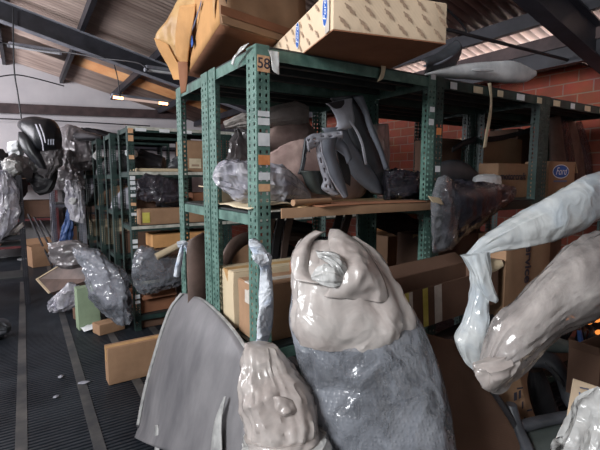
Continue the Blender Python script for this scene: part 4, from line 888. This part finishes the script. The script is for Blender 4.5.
soft_part('knot', t, [(PY(252, 255, 1.37), PY(268, 253, 1.37), .012), (PY(255, 260, 1.365), PY(270, 258, 1.365), .016), (PY(261, 266, 1.37), PY(270, 264, 1.37), .012)], 'foam_print', wr=.008, fr=25)
t = thing('foam_strip', 'short white foam strip tied over the farthest left post of the near rack', 'strip', PY(186, 262, 2.38))
for (r_, o_) in (([(181, 245, 184, 244), (178, 256, 183, 256), (175, 268, 181, 268), (174, 276, 179, 277)], 0), ([(184, 245, 190, 248), (187, 254, 193, 256), (187, 262, 193, 264), (189, 269, 194, 270)], 1)):
    sheet_part('strip_end', t, rowsY(2.30, r_), 'foam_print', t=.004, wr=.008, bulge=.01)
soft_part('knot', t, rowsY(2.30, [(177, 242, 178, 247, .006), (184, 241, 184, 248, .01), (190, 243, 191, 249, .006)]), 'foam_print', wr=.006)

# ---------------------------------------------------------------- foreground: the big bagged bumper
t = thing('bagged_bumper', 'large dark bumper standing in a milky plastic bag, centre front of the racks', 'wrapped part', (1.05, .95, 0))
BR = [(294, 290, 400, 296, .08, 1.46), (292, 312, 413, 312, .11, 1.44), (294, 335, 424, 332, .12, 1.42), (299, 358, 433, 354, .12, 1.40), (305, 385, 440, 380, .12, 1.37), (312, 412, 446, 408, .12, 1.34), (319, 440, 450, 436, .12, 1.31), (326, 475, 455, 470, .12, 1.26)]
br = [(PD(a, b, Z), PD(c, d, Z), e) for a, b, c, d, e, Z in BR] + [(Vector((.70, .84, .01)), Vector((1.04, .66, .01)), .10)]
inn = [(a.lerp(b, .09), a.lerp(b, .93), c*.78) for a, b, c in br[1:]]
soft_part('bumper', t, inn, 'charcoal', wr=.004, fr=4, ridge=False, ex=.65)
soft_part('bumper_ridge', t, [(a.lerp(b, .30)+NC*c*1.02, a.lerp(b, .62+.03*i)+NC*c*1.02, .012) for i, (a, b, c) in enumerate(inn[1:])], 'black_matte', wr=.002, ridge=False)
soft_part('bubble_sleeve', t, br, 'bubble', wr=.008, fr=5, seg=80, nv=9, open_top=True, aniso=(1, 1, .7))
MR = [(302, 240, 352, 236, .04, 1.50), (296, 250, 367, 247, .075, 1.49), (292, 264, 379, 261, .10, 1.48), (292, 280, 391, 279, .115, 1.46), (293, 298, 403, 298, .13, 1.445), (293, 318, 412, 318, .135, 1.43), (300, 336, 402, 338, .12, 1.42)]
mr = [(PD(a, b, Z), PD(c, d, Z), e) for a, b, c, d, e, Z in MR]
soft_part('bag_mouth', t, mr, 'film_milk', wr=.015, fr=5, seg=96, nv=8, open_top=True, open_end=True, aniso=(1.4, 1.4, .6))
sheet_part('mouth_flap', t, [(PD(330, 229, 1.48), PD(338, 229, 1.48), .0), (PD(328, 240, 1.44), PD(358, 242, 1.45), .03), (PD(332, 256, 1.38), PD(372, 258, 1.40), .04), (PD(336, 276, 1.34), PD(384, 280, 1.36), .03), (PD(324, 296, 1.325), PD(390, 302, 1.35), .0)], 'film_milk', t=.003, wr=.022, fr=9, nu=30, nv=9)
sheet_part('mouth_flap', t, [(PD(316, 230, 1.49), PD(326, 231, 1.49)), (PD(304, 238, 1.46), PD(314, 240, 1.46)), (PD(293, 252, 1.43), PD(310, 254, 1.42)), (PD(291, 266, 1.40), PD(311, 275, 1.39)), (PD(294, 280, 1.37), PD(330, 282, 1.35))], 'film_milk', t=.003, bulge=.03, wr=.018, fr=10, nu=16, nv=7)
soft_part('inner_fold', t, [(PD(316, 252, 1.37), PD(318, 257, 1.37), .01), (PD(326, 253, 1.35), PD(328, 262, 1.35), .015), (PD(336, 256, 1.34), PD(334, 268, 1.34), .02), (PD(345, 266, 1.34), PD(338, 278, 1.34), .015), (PD(350, 276, 1.35), PD(344, 284, 1.35), .01)], 'film_white', wr=.012, fr=18)
soft_part('inner_fold', t, [(PD(311, 276, 1.35), PD(312, 280, 1.35), .006), (PD(322, 268, 1.34), PD(324, 282, 1.34), .02), (PD(334, 270, 1.33), PD(336, 284, 1.33), .02), (PD(344, 278, 1.34), PD(344, 283, 1.34), .01)], 'film_white', wr=.012, fr=18)

# ---------------------------------------------------------------- far row, shelf contents
Y4 = 4.42
f = fitY(186, 221, 140, 4.45, .3, 1.553); t = C('square brown carton with a pale label on the far row, seen between the near posts', f, 'kraft', tape=None, name='labelled_carton')
lm = face_mtx('-y', f[1], .28, .27, 0, .005); o = patch('label_sticker', .13, .1, M['paper_cream'], t, lm)
patch('printed_line', .08, .02, M['ink_brown'], o, lm @ Matrix.Translation((0, -.02, .0012)))
C('flat pale board lying on the upper shelf of the tagged corner rack', ((BX+.08, 4.36, 1.553), (.5, .35, .03), 0), 'kraft_cream')
for k, (x, w_, h_, mt, lab) in enumerate(((.05, .34, .17, 'black_matte', 'dark wrapped part on the upper shelf of the tagged corner rack'), (.45, .3, .13, 'charcoal', 'grey part on the upper shelf beside the flat board'), (1.35, .25, .16, 'black_matte', 'dark wrapped part right of the labelled carton'))):
    x0 = BX+x; z0 = 1.586 if k < 2 else 1.553
    soft('wrapped_part', lab, 'wrapped part', [(Vector((x0, 4.55, z0)), Vector((x0, 4.55, z0+h_*.4)), .05), (Vector((x0+w_*.4, 4.55, z0)), Vector((x0+w_*.4, 4.55, z0+h_)), .1), (Vector((x0+w_, 4.55, z0)), Vector((x0+w_, 4.55, z0+h_*.6)), .06)], mt, wr=.02, group='dark parts on the far row upper shelf')
soft('plastic_bag', 'small white tipped packet high on the tagged corner rack', 'packet', rowsY(4.4, [(126, 151, 126, 155, .02), (132, 150, 132, 158, .03), (137, 152, 137, 156, .02)]), 'paper', wr=.01)
# shelf at 1.03
f = fitY(140, 206, 211, 4.36, .3, 1.033); t = C('long tan carton with a yellow sticker on the corner rack shelf', (f[0], (f[1][0], .3, .16), 0), 'kraft', name='stickered_carton')
o = patch('yellow_sticker', .07, .1, M['tape_yellow'], t, face_mtx('-y', (f[1][0], .3, .16), .075, .45, 0, .005)); o['label'] = 'yellow sticker'
f = fitY(152, 205, 228, 4.30, .1, .9); 
for k, (x, w_, h_, mt, lab) in enumerate(((0.02, .22, .12, 'kraft_dark', 'brown carton on the corner rack below the pale board, left end'), (.30, .26, .10, 'charcoal', 'dark carton among the film on the corner rack'), (.62, .30, .14, 'kraft_rust', 'rust brown carton under the square labelled carton'))):
    carton(lab, (BX+x+.03, 4.45, 1.195 if k != 9 else 1.03), (w_, .2, h_), .05*k, mt, group='cartons stacked on the far row')
C('wide tan carton one shelf lower on the far row, behind the near left post', (Vector((BX+.2, 4.34, .80)), (.72, .3, .13), 0), 'kraft_orange')
C('dark open carton supporting the wide tan carton on the far row', (Vector((BX+.1, 4.36, .492)), (.8, .3, .3), 0), 'kraft_dark')
soft('wrapped_part', 'dark glossy film wrapped parts on the corner rack, under its upper shelf', 'wrapped part', rowsY(4.33, [(138, 183, 138, 198, .03), (150, 177, 150, 200, .06), (168, 180, 168, 200, .06), (184, 184, 184, 198, .03)]), 'film_dark', wr=.03, fr=8)
t = soft('wrapped_part', 'clear bagged grey part filling the lower shelf of the tagged corner rack', 'wrapped part', rowsY(4.26, [(134, 256, 134, 284, .03), (142, 250, 143, 290, .08), (156, 252, 157, 289, .1), (170, 258, 171, 286, .09), (184, 262, 184, 282, .04)]), 'bubble', wr=.03, fr=6)
p = PY(156, 257, 4.2); q = PY(182, 244, 4.22); t = thing('cardboard_tube', 'tan rolled tube resting over the bagged part on the tagged corner rack', 'tube', p); tube_part('tube', t, [p, (p+q)/2, q], .035, 'kraft_cream', n=1, seg=14)
f = fit((139, 336), (170, 336), 313, .3, .155); t = C('open orange brown carton on the bottom shelf of the tagged corner rack', (f[0]*1.0, (.36, .26, .20), .1), 'kraft_rust', hollow=True, flaps=[('-y', .08, -40), ('-x', .08, 10), ('+y', .08, 60)])
t.location = (BX+.06, 4.36, .155)
C('dark carton at the back of the bottom shelf, far row', ((BX+.5, 4.4, .155), (.4, .3, .22), 0), 'kraft_dark')
# second bay far row
for k, (z, x, w_, h_, mt, lab) in enumerate(((1.553, 1.75, .5, .25, 'kraft_dark', 'brown carton on the far row seen right of the near narrow post'), (1.033, 1.4, .5, .3, 'kraft_dark', 'brown carton on the middle shelf of the far row second bay'), (.492, 1.4, .5, .3, 'kraft', 'tan carton on the low shelf of the far row second bay'), (1.033, 2.2, .5, .3, 'kraft', 'tan carton at the right end of the far row'))):
    carton(lab, (BX+x-.4, 4.40, z), (w_, .3, h_), 0, mt, group='cartons on the far row second bay')
# along the left aisle: cartons and dark parts inside racks
random.seed(3)
names = ['second', 'third', 'fourth', 'farthest']
for r_i, (y, nm) in enumerate(((5.15, 'second'), (5.95, 'third'), (6.9, 'fourth'), (7.9, 'farthest'))):
    for s_i, z in enumerate((.633, 1.133, 1.533)):
        mt = ['kraft_dark', 'grey_light', 'black_matte', 'kraft', 'film_lilac', 'charcoal'][(r_i*2+s_i) % 6]
        where = ['low', 'middle', 'upper'][s_i]
        x = BX-.03*r_i+.03
        if s_i == 0: carton('%s carton on the %s shelf of the %s rack along the left aisle' % ('brown' if 'kraft' in mt else 'pale', where, nm), (x, y+.06, z), (.5, .3, .22), 0, mt if 'kraft' in mt else 'kraft_cream')
        else: soft('wrapped_part', '%s wrapped part on the %s shelf of the %s rack along the left aisle' % ({'kraft_dark': 'brown', 'grey_light': 'pale grey', 'black_matte': 'black', 'kraft': 'tan', 'film_lilac': 'lilac', 'charcoal': 'charcoal'}[mt], where, nm), 'wrapped part', [(Vector((x-.02, y+.2, z+.002)), Vector((x, y+.2, z+.12)), .06), (Vector((x+.2, y+.2, z+.002)), Vector((x+.2, y+.2, z+.24)), .14), (Vector((x+.5, y+.2, z+.002)), Vector((x+.5, y+.2, z+.16)), .1)], mt, wr=.02)
# long black strip lying over rack tops
soft('bumper_cover', 'long black bumper lying over the tops of the racks along the left aisle', 'car part', [(PD(64, 136, 6.4), PD(64, 140, 6.4), .05), (PD(72, 132, 6.2), PD(72, 141, 6.2), .1), (PD(88, 132, 5.8), PD(88, 141, 5.8), .12), (PD(102, 136, 5.5), PD(103, 140, 5.5), .05)], 'black', wr=.01, ridge=False)
soft('wrapped_part', 'large grey film covered part standing left of the aisle racks', 'wrapped part', rowsD(6.1, [(62, 132, 68, 160, .05), (72, 130, 76, 166, .15), (82, 133, 86, 168, .15), (94, 140, 96, 160, .06)]), 'film_grey', wr=.05, fr=3)
soft('plastic_bag', 'greyish white film hanging before the narrow pale rack', 'bag', rowsD(5.9, [(60, 150, 66, 150, .03), (54, 164, 72, 166, .06), (52, 178, 80, 180, .08), (58, 190, 80, 190, .05)]), 'film_grey', wr=.05, fr=4)
soft('plastic_bag', 'ragged white film strip hanging between the aisle rack posts', 'bag', rowsD(5.8, [(66, 180, 74, 180, .02), (68, 196, 80, 196, .04), (72, 210, 82, 210, .03), (74, 220, 80, 222, .02)]), 'film_lilac', wr=.04, fr=5)
soft('plastic_sleeve', 'blue plastic sleeve hanging beside the narrow pale rack', 'sleeve', rowsD(5.9, [(70, 166, 72, 166, .006), (70, 190, 72, 190, .006), (69, 205, 71, 205, .01), (66, 218, 72, 218, .03), (63, 232, 71, 232, .04), (62, 242, 70, 242, .03)]), 'blue_cloth', wr=.02)
for k, (x, y, lab) in enumerate(((72, 200, 'small white scrap on the narrow pale rack, upper'), (96, 155, 'bright white scrap high among the aisle racks'))):
    soft('plastic_scrap', lab, 'scrap', rowsD(5.7, [(x-3, y, x-3, y+2, .005), (x, y-2, x+1, y+3, .012), (x+4, y-1, x+4, y+1, .005)]), 'film_white', wr=.03, fr=12, seg=16)
# hanging black bumper
HB = t = thing('hanging_bumper', 'black glossy bumper hung from the roof at the left, above the aisle', 'car part', PD(40, 145, 5.2))
soft_part('shell', t, rowsD(5.2, [(21, 121, 20, 128, .05), (28, 118, 27, 134, .12), (36, 117, 38, 146, .16), (44, 118, 44, 152, .18), (52, 120, 53, 151, .16), (58, 128, 59, 149, .08)]), 'black', wr=.015, fr=2, ridge=False)
soft_part('lower_lip', t, rowsD(5.1, [(19, 132, 26, 132, .04), (20, 140, 32, 138, .07), (24, 150, 38, 150, .08), (32, 160, 43, 160, .06), (40, 168, 46, 169, .03)]), 'black', wr=.012, fr=3, ridge=False)
sheet_part('bright_rib', t, rowsD(4.98, [(35, 124, 36.5, 124), (39, 134, 40.5, 134), (42, 143, 43, 143), (43, 151, 44, 151)]), 'grey_light', t=.01)
sheet_part('bright_rib', t, rowsD(4.98, [(39, 124, 40, 124), (43, 134, 44, 134), (45, 143, 46, 143)]), 'grey_light', t=.01)
for k in range(3): sheet_part('vent_slot', t, rowsD(4.99, [(48+k*2.5, 139, 49.2+k*2.5, 139), (48+k*2.5, 145, 49.2+k*2.5, 145)]), 'grey_plastic', t=.01)
tube_part('hanging_wire', t, [PD(13, 8, 5.2), PD(14, 66, 5.2), PD(18, 95, 5.2), PD(22, 123, 5.2)], .008, 'cable')
soft_part('film_drape', HB, rowsD(5.25, [(44, 150, 58, 148, .05), (40, 158, 58, 156, .08), (44, 168, 56, 166, .07), (44, 176, 48, 178, .02)]), 'film_grey', wr=.04, fr=4)
soft('plastic_bag', 'white bag piece under the hanging black bumper', 'bag', rowsD(5.4, [(29, 158, 33, 157, .02), (28, 168, 38, 166, .05), (28, 178, 34, 180, .04)]), 'film_white', wr=.03, fr=5)
soft_part('lower_shell', HB, rowsD(5.35, [(30, 176, 32, 184, .04), (38, 172, 40, 194, .08), (47, 178, 50, 190, .05), (56, 168, 56, 176, .03)]), 'black_matte', wr=.02, fr=3)
soft('plastic_bag', 'small white box shaped packet left of the hanging bumper', 'packet', rowsD(5.15, [(10, 144, 11, 155, .05), (16, 142, 16, 155, .08), (21, 144, 22, 153, .05)]), 'paper', wr=.02)
soft('plastic_bag', 'pale blue white packet on the left edge heap', 'packet', rowsD(5.0, [(4, 164, 6, 172, .04), (12, 160, 12, 175, .08), (19, 164, 20, 170, .04)]), 'film_white', wr=.03)
t = soft('wrapped_part', 'tall translucent film wrapped part at the left edge of the photo', 'wrapped part', rowsD(4.9, [(-8, 168, 4, 170, .05), (-10, 184, 10, 186, .1), (-10, 204, 12, 206, .12), (-10, 226, 9, 228, .1), (-8, 240, 2, 242, .05)]), 'film_lilac', wr=.04, fr=4)
soft('bumper_cover', 'pale curved strip sweeping down at the left edge', 'car part', rowsD(5.0, [(-6, 242, -6, 246, .03), (6, 236, 7, 240, .04), (16, 228, 17, 233, .04), (23, 222, 24, 226, .02)]), 'film_milk', wr=.01)
for k, (x, y, w_, mt, lab) in enumerate(((2, 205, 16, 'bundle_pink', 'reddish padded bundle on the dark red rack, left end'), (14, 186, 10, 'black_matte', 'black lump on the dark red rack'), (8, 196, 9, 'charcoal', 'grey lump on the dark red rack beside the film'))):
    soft('wrapped_part', lab, 'wrapped part', rowsD(7.4, [(x, y-8, x, y+8, .1), (x+w_/2, y-12, x+w_/2, y+12, .15), (x+w_, y-6, x+w_, y+8, .08)]), mt, wr=.03, fr=3)
C('dark carton on the low shelf of the dark red rack', ((-1.0, 9.05, .315), (.6, .4, .3), 0), 'kraft_dark')
for k in range(3): carton(['black crate on the red rack middle shelf, left', 'black crate on the red rack middle shelf, centre', 'black crate on the red rack middle shelf, right'][k], (-1.15+.55*k, 9.0, .785), (.45, .4, .3), 0, 'charcoal' if k == 1 else 'kraft_dark', cat='crate', name='storage_crate')
for k in range(3): bm = bmesh.new(); a = PD(28+6*k, 214+3*k, 7.2); b = PD(50+8*k, 240, 7.2); b.z = .02; bar(bm, Vector((0, 0, 0)), b-a, .022); o = link('metal_rod', bm, M['black_matte']); o.location = a; tag(o, ['dark rod slanting before the red rack, left', 'dark rod slanting before the red rack, middle', 'dark rod slanting before the red rack, right'][k], 'rod', 'rods before the red rack')

# ---------------------------------------------------------------- on the floor, left
f = fit((109, 386), (152, 375), 350, .13); t = C('long closed brown carton lying on the floor left of the grey body panel', (f[0]+Vector((0, 0, .002)), (f[1][0]*1.35, .11, f[1][2]), f[2]), 'kraft', name='long_carton', seam='x', tape='tape')
f = fit((33, 268), (58, 270), 243, .5); t = C('open brown carton standing on the floor at the end of the aisle', (f[0]+Vector((0, 0, .002)), (.46, .35, .34), .25), 'kraft', hollow=True, flaps=[('+y', .12, 60), ('+x', .12, 20), ('-x', .05, -80)])
t = thing('flat_carton', 'flat dark carton tilted on its edge on the aisle floor', 'box', PD(60, 285, 5.0))
P = [PD(37, 279, 4.95), PD(77, 255, 4.95), PD(91, 279, 4.7), PD(50, 293, 4.7)]; n_ = (P[1]-P[0]).cross(P[3]-P[0]).normalized()
if n_.y < 0: n_ = -n_
bm = poly_slab(P, .09, n_); link('box_body', bm, M['brown_plastic'], t, world=True, smooth=False)
for a_, b_ in ((0, 1), (0, 3)): bm = bmesh.new(); bar(bm, P[a_], P[b_], .03, .012); link('pale_edge', bm, M['kraft_cream'], t, world=True, smooth=False)
soft('plastic_bag', 'small grey plastic bag lying on the aisle floor below the tilted carton', 'bag', rowsD(4.62, [(50, 303, 51, 308, .03), (60, 292, 60, 308, .08), (70, 285, 71, 307, .1), (78, 288, 79, 304, .05)]), 'film_lilac', wr=.03, fr=7)
f = fit((79, 331), (99, 330), 281, .2); C('upright pale green board box at the foot of the corner rack', (f[0]+Vector((0, 0, .002)), (.20, .12, .42), .1), 'green_pale')
t = thing('wrapped_bumper', 'bubble wrapped part leaning against the tagged corner rack of the far row', 'wrapped part', Pz(112, 330, 0))
BW = [(78, 248, 96, 250, .04), (80, 258, 104, 258, .08), (84, 268, 112, 266, .10), (90, 282, 122, 276, .12), (94, 292, 127, 290, .12), (102, 304, 128, 304, .10), (112, 316, 129, 316, .06), (120, 324, 127, 324, .02)]
soft_part('body', t, [(PD(a+3, b+2, 4.05), PD(c-3, d, 4.05), e*.6) for a, b, c, d, e in BW], 'grey_light', wr=.01)
soft_part('bubble_sleeve', t, [(PD(a, b, 4.05-.01*i), PD(c, d, 4.05-.01*i), e) for i, (a, b, c, d, e) in enumerate(BW)], 'bubble', wr=.035, fr=6, seg=40)
soft('plastic_bag', 'clear film bag draped behind the bubble wrapped part', 'bag', rowsD(4.6, [(54, 242, 72, 240, .03), (54, 252, 84, 248, .06), (58, 262, 82, 262, .06), (62, 268, 78, 268, .03)]), 'film_grey', wr=.04)
C('small tan carton on the floor beside the pale green box', (Pz(100, 336, .002), (.25, .15, .1), .3), 'kraft')
C('small brown carton end on the floor under the corner rack', (Pz(84, 330, .002)+Vector((0, .25, 0)), (.2, .2, .12), .3), 'kraft_dark')
sheet('paper_scrap', 'crumpled white paper scrap on the floor under the corner rack', 'scrap', [(Pz(78, 328, .01), Pz(84, 332, .01)), (Pz(90, 322, .03), Pz(96, 328, .03)), (Pz(100, 318, .02), Pz(104, 324, .01))], 'paper', direction=(0, 0, 1), wr=.03, fr=9)
for k, (x, y, lab) in enumerate(((84, 382, 'thin pale leaf shaped scrap lying on the grating'), (61, 376, 'tiny pale scrap on the grating strip'), (56, 396, 'tiny grey scrap nearest the lower left corner'), (4, 256, 'white debris at the foot of the red rack'), (24, 258, 'pale debris strewn before the red rack'))):
    w_ = (6, 3, 3, 9, 7)[k]
    sheet('paper_scrap', lab, 'scrap', [(Pz(x-w_, y+1, .004), Pz(x-w_, y+2, .004)), (Pz(x, y-1, .012), Pz(x, y+2, .008)), (Pz(x+w_, y-1, .004), Pz(x+w_, y, .004))], 'edge_grey' if k < 3 else 'paper', direction=(0, 0, 1), wr=.006, fr=20)
soft('bumper_cover', 'dark part lying on the floor at the far left edge', 'car part', rowsD(3.9, [(-14, 322, -14, 336, .08), (-4, 321, -4, 338, .1), (5, 324, 5, 334, .05), (9, 328, 9, 331, .02)]), 'charcoal', wr=.02)
for k, (z, mt) in enumerate(((.153, 'kraft_dark'),)):
    carton('dark flat carton under the tagged corner rack', (BX+.05, 4.36, .006), (.5, .3, .09), 0, mt)

# ---------------------------------------------------------------- lamps, cables under the roof
def lamp(label, p, q, glow, mat='tube'):
    t = thing('fluorescent_lamp', label, 'lamp', (p+q)/2)
    d = (q-p).normalized(); up = Vector((0, 0, .035))
    bm = bmesh.new(); bar(bm, p+up, q+up, .06, .035); link('housing', bm, M['edge_grey'], t, world=True, smooth=False)
    tb = tube_part('tube', t, [p, (p+q)/2, q], .019, mat, n=1, seg=12)
    for s, e in ((p, d), (q, -d)):
        bm = bmesh.new(); tube(bm, [s-e*.02, s+e*.01], .021, n=1, seg=12); link('end_cap', bm, M['edge_grey'], t, world=True)
        if glow: tube_part('glowing_end', t, [s+e*.012, s+e*.16], .0205, 'glow', n=1, seg=12)
        bm = bmesh.new(); bar(bm, s+e*.05, s+e*.05+up*1.0, .02); link('tube_holder', bm, M['edge_grey'], t, world=True)
    return t
lamp('unlit white fluorescent lamp under the roof at the upper left', PD(9, 46, 6.2), PD(60, 53.5, 6.6), False)
t = lamp('fluorescent lamp with orange glowing ends hanging above the far racks', PD(112, 97, 6.6), PD(168, 104, 7.2), True, 'tube_dim')
tube_part('hanging_cord', t, [PD(113, 60, 6.6), PD(118, 80, 6.6), PD(120, 97, 6.65)], .008, 'cable'); tube_part('hanging_cord', t, [PD(111, 8, 6.0), PD(112, 40, 6.4), PD(113, 60, 6.6)], .007, 'cable')
t = lamp('unlit grey fluorescent lamp nearest the torn carton', PD(146, 70, 5.2), PD(176, 74, 5.5), False)
def cable(label, pts, r=.009, name='power_cable', group='cables under the roof'):
    bm = bmesh.new(); b = pts[0].copy(); tube(bm, [p-b for p in pts], r, seg=6); o = link(name, bm, M['cable']); o.location = b; return tag(o, label, 'cable', group)
cable('black power cable running from the unlit left lamp to the lamp by the torn carton', [PD(-8, 41, 5.9), PD(9, 44, 6.0), PD(40, 50, 5.9), PD(72, 53, 5.7), PD(100, 58, 5.6), PD(128, 61, 5.4), PD(141, 64, 5.2), PD(148, 70, 5.15)])
cable('black cable sagging below the unlit lamp towards the roof slope', [PD(-8, 79, 6.5), PD(3, 76, 6.5), PD(18, 75, 6.6), PD(38, 79, 6.8), PD(64, 86, 7.2)])
cable('thin taut wire stretched across the back wall below the dark beam', [PY(-20, 118, 9.5), PY(60, 121, 9.5), PY(150, 126, 9.5)], .012)
cable('black flexible hose curving down behind the long printed carton', [PY(438, 2, 1.9), PY(450, 12, 1.9), PY(462, 24, 1.9), PY(466, 32, 1.9), PY(458, 36, 1.9)], .007)
bm = bmesh.new(); p = PY(430, 25, 1.9); q = Vector((3.99, 1.78, 2.385)); tube(bm, [Vector((0, 0, 0)), q-p], .012, n=1); o = link('steel_tie_rod', bm, M['black_matte']); o.location = p; tag(o, 'straight dark rod running under the roof to the brick wall', 'rod')

# heap on the dark rack at the left edge
for k, (x, y0, y1, w_, mt, lab) in enumerate(((4, 176, 160, 14, 'charcoal', 'grey bundle heaped on the dark rack at the left edge'), (14, 176, 156, 14, 'film_grey', 'pale grey bundle heaped on the dark rack under the hanging bumper'), (-6, 176, 150, 12, 'black_matte', 'black bundle on the dark rack, cut by the left edge'))):
    soft('wrapped_part', lab, 'wrapped part', rowsD(5.15, [(x-w_*.3, y0-6, x-w_*.3, y0, .1), (x+w_*.3, y1, x+w_*.3, y0, .18), (x+w_, y0-7, x+w_, y0, .1)]), mt, wr=.03)

# cartons filling the tall rack against the back wall
for i in range(4):
    for j, z in enumerate((.232, .832, 1.432)):
        h_ = (.34, .42, .3, .46)[(i+j) % 4]
        carton('%s carton on the tall back wall rack, %s shelf, %s' % (('dark brown', 'black', 'brown')[(i+2*j) % 3], ('low', 'middle', 'upper')[j], ('leftmost', 'second', 'third', 'rightmost')[i]), (.70+.54*i, 9.16, z), (.46, .4, h_), 0, ('kraft_dark', 'black_matte', 'brown_plastic')[(i+2*j) % 3], group='cartons on the tall back wall rack')
soft('wrapped_part', 'dark covered heap on the top of the tall rack against the back wall', 'wrapped part', [(Vector((.68, 9.4, 2.115)), Vector((.68, 9.4, 2.2)), .1), (Vector((1.0, 9.4, 2.115)), Vector((1.0, 9.4, 2.42)), .2), (Vector((1.6, 9.4, 2.115)), Vector((1.6, 9.4, 2.35)), .2), (Vector((2.1, 9.4, 2.115)), Vector((2.1, 9.4, 2.2)), .1)], 'black_matte', wr=.02)
for k in range(3): soft('wrapped_part', ['dark heap on top of the dark red rack, left', 'grey covered heap on top of the dark red rack, middle', 'black heap on top of the dark red rack, right'][k], 'wrapped part', [(Vector((-1.15+.55*k, 9.25, 1.418)), Vector((-1.15+.55*k, 9.25, 1.5)), .1), (Vector((-.95+.55*k, 9.25, 1.418)), Vector((-.95+.55*k, 9.25, 1.78-.08*k)), .2), (Vector((-.68+.55*k, 9.25, 1.418)), Vector((-.68+.55*k, 9.25, 1.55)), .12)], ('black_matte', 'film_grey', 'black_matte')[k], wr=.02)

# ================================================================== CAMERA, LIGHT
cam = bpy.data.cameras.new('camera'); cam.sensor_width = 36; cam.lens = F_PX/600*36; cam.clip_start = .05; cam.clip_end = 60
co = bpy.data.objects.new('camera', cam); COL.objects.link(co); co.location = CAM; co.rotation_euler = (PI/2-PITCH, 0, -YAW); S.camera = co
def area(name, loc, target, sx, sy, power, col=(1, 1, 1)):
    L = bpy.data.lights.new(name, 'AREA'); L.shape = 'RECTANGLE'; L.size = sx; L.size_y = sy; L.energy = power; L.color = col
    o = bpy.data.objects.new(name, L); COL.objects.link(o); o.location = loc
    o.rotation_euler = (Vector(target)-Vector(loc)).to_track_quat('-Z', 'Y').to_euler(); return o
area('window_daylight_left', (-3.3, .5, 3.0), (.9, 1.4, 1.0), 2.2, 1.2, 320, (.96, .98, 1))
area('added_far_light', (-3.9, 6.4, 2.3), (1.2, 9.0, 3.0), 3.6, 1.4, 330, (.97, .95, 1))  # unseen lamp added to brighten the back wall and roof
area('added_rear_fill', (1.2, -2.6, 1.7), (1.5, 1.6, 1.0), 2.4, 1.8, 9, (1, .97, .93))  # weak unseen fill lamp added behind the camera
area('eave_daylight', (4.9, 2.2, 2.15), (3.7, 2.2, 2.62), 8.5, .4, 620, (1, .90, .88))
w = bpy.data.worlds.new('world'); S.world = w; w.use_nodes = True
bg = w.node_tree.nodes['Background']; bg.inputs[0].default_value = (.88, .93, 1, 1); bg.inputs[1].default_value = .15
S.view_settings.view_transform = 'Standard'; S.view_settings.look = 'None'; S.view_settings.gamma = 1; S.view_settings.exposure = -.08
S.view_settings.use_curve_mapping = False
S.cycles.use_denoising = True
S.cycles.max_bounces = 8; S.cycles.transparent_max_bounces = 16; S.cycles.diffuse_bounces = 4; S.cycles.caustics_reflective = False; S.cycles.caustics_refractive = False
S.cycles.sample_clamp_indirect = 6
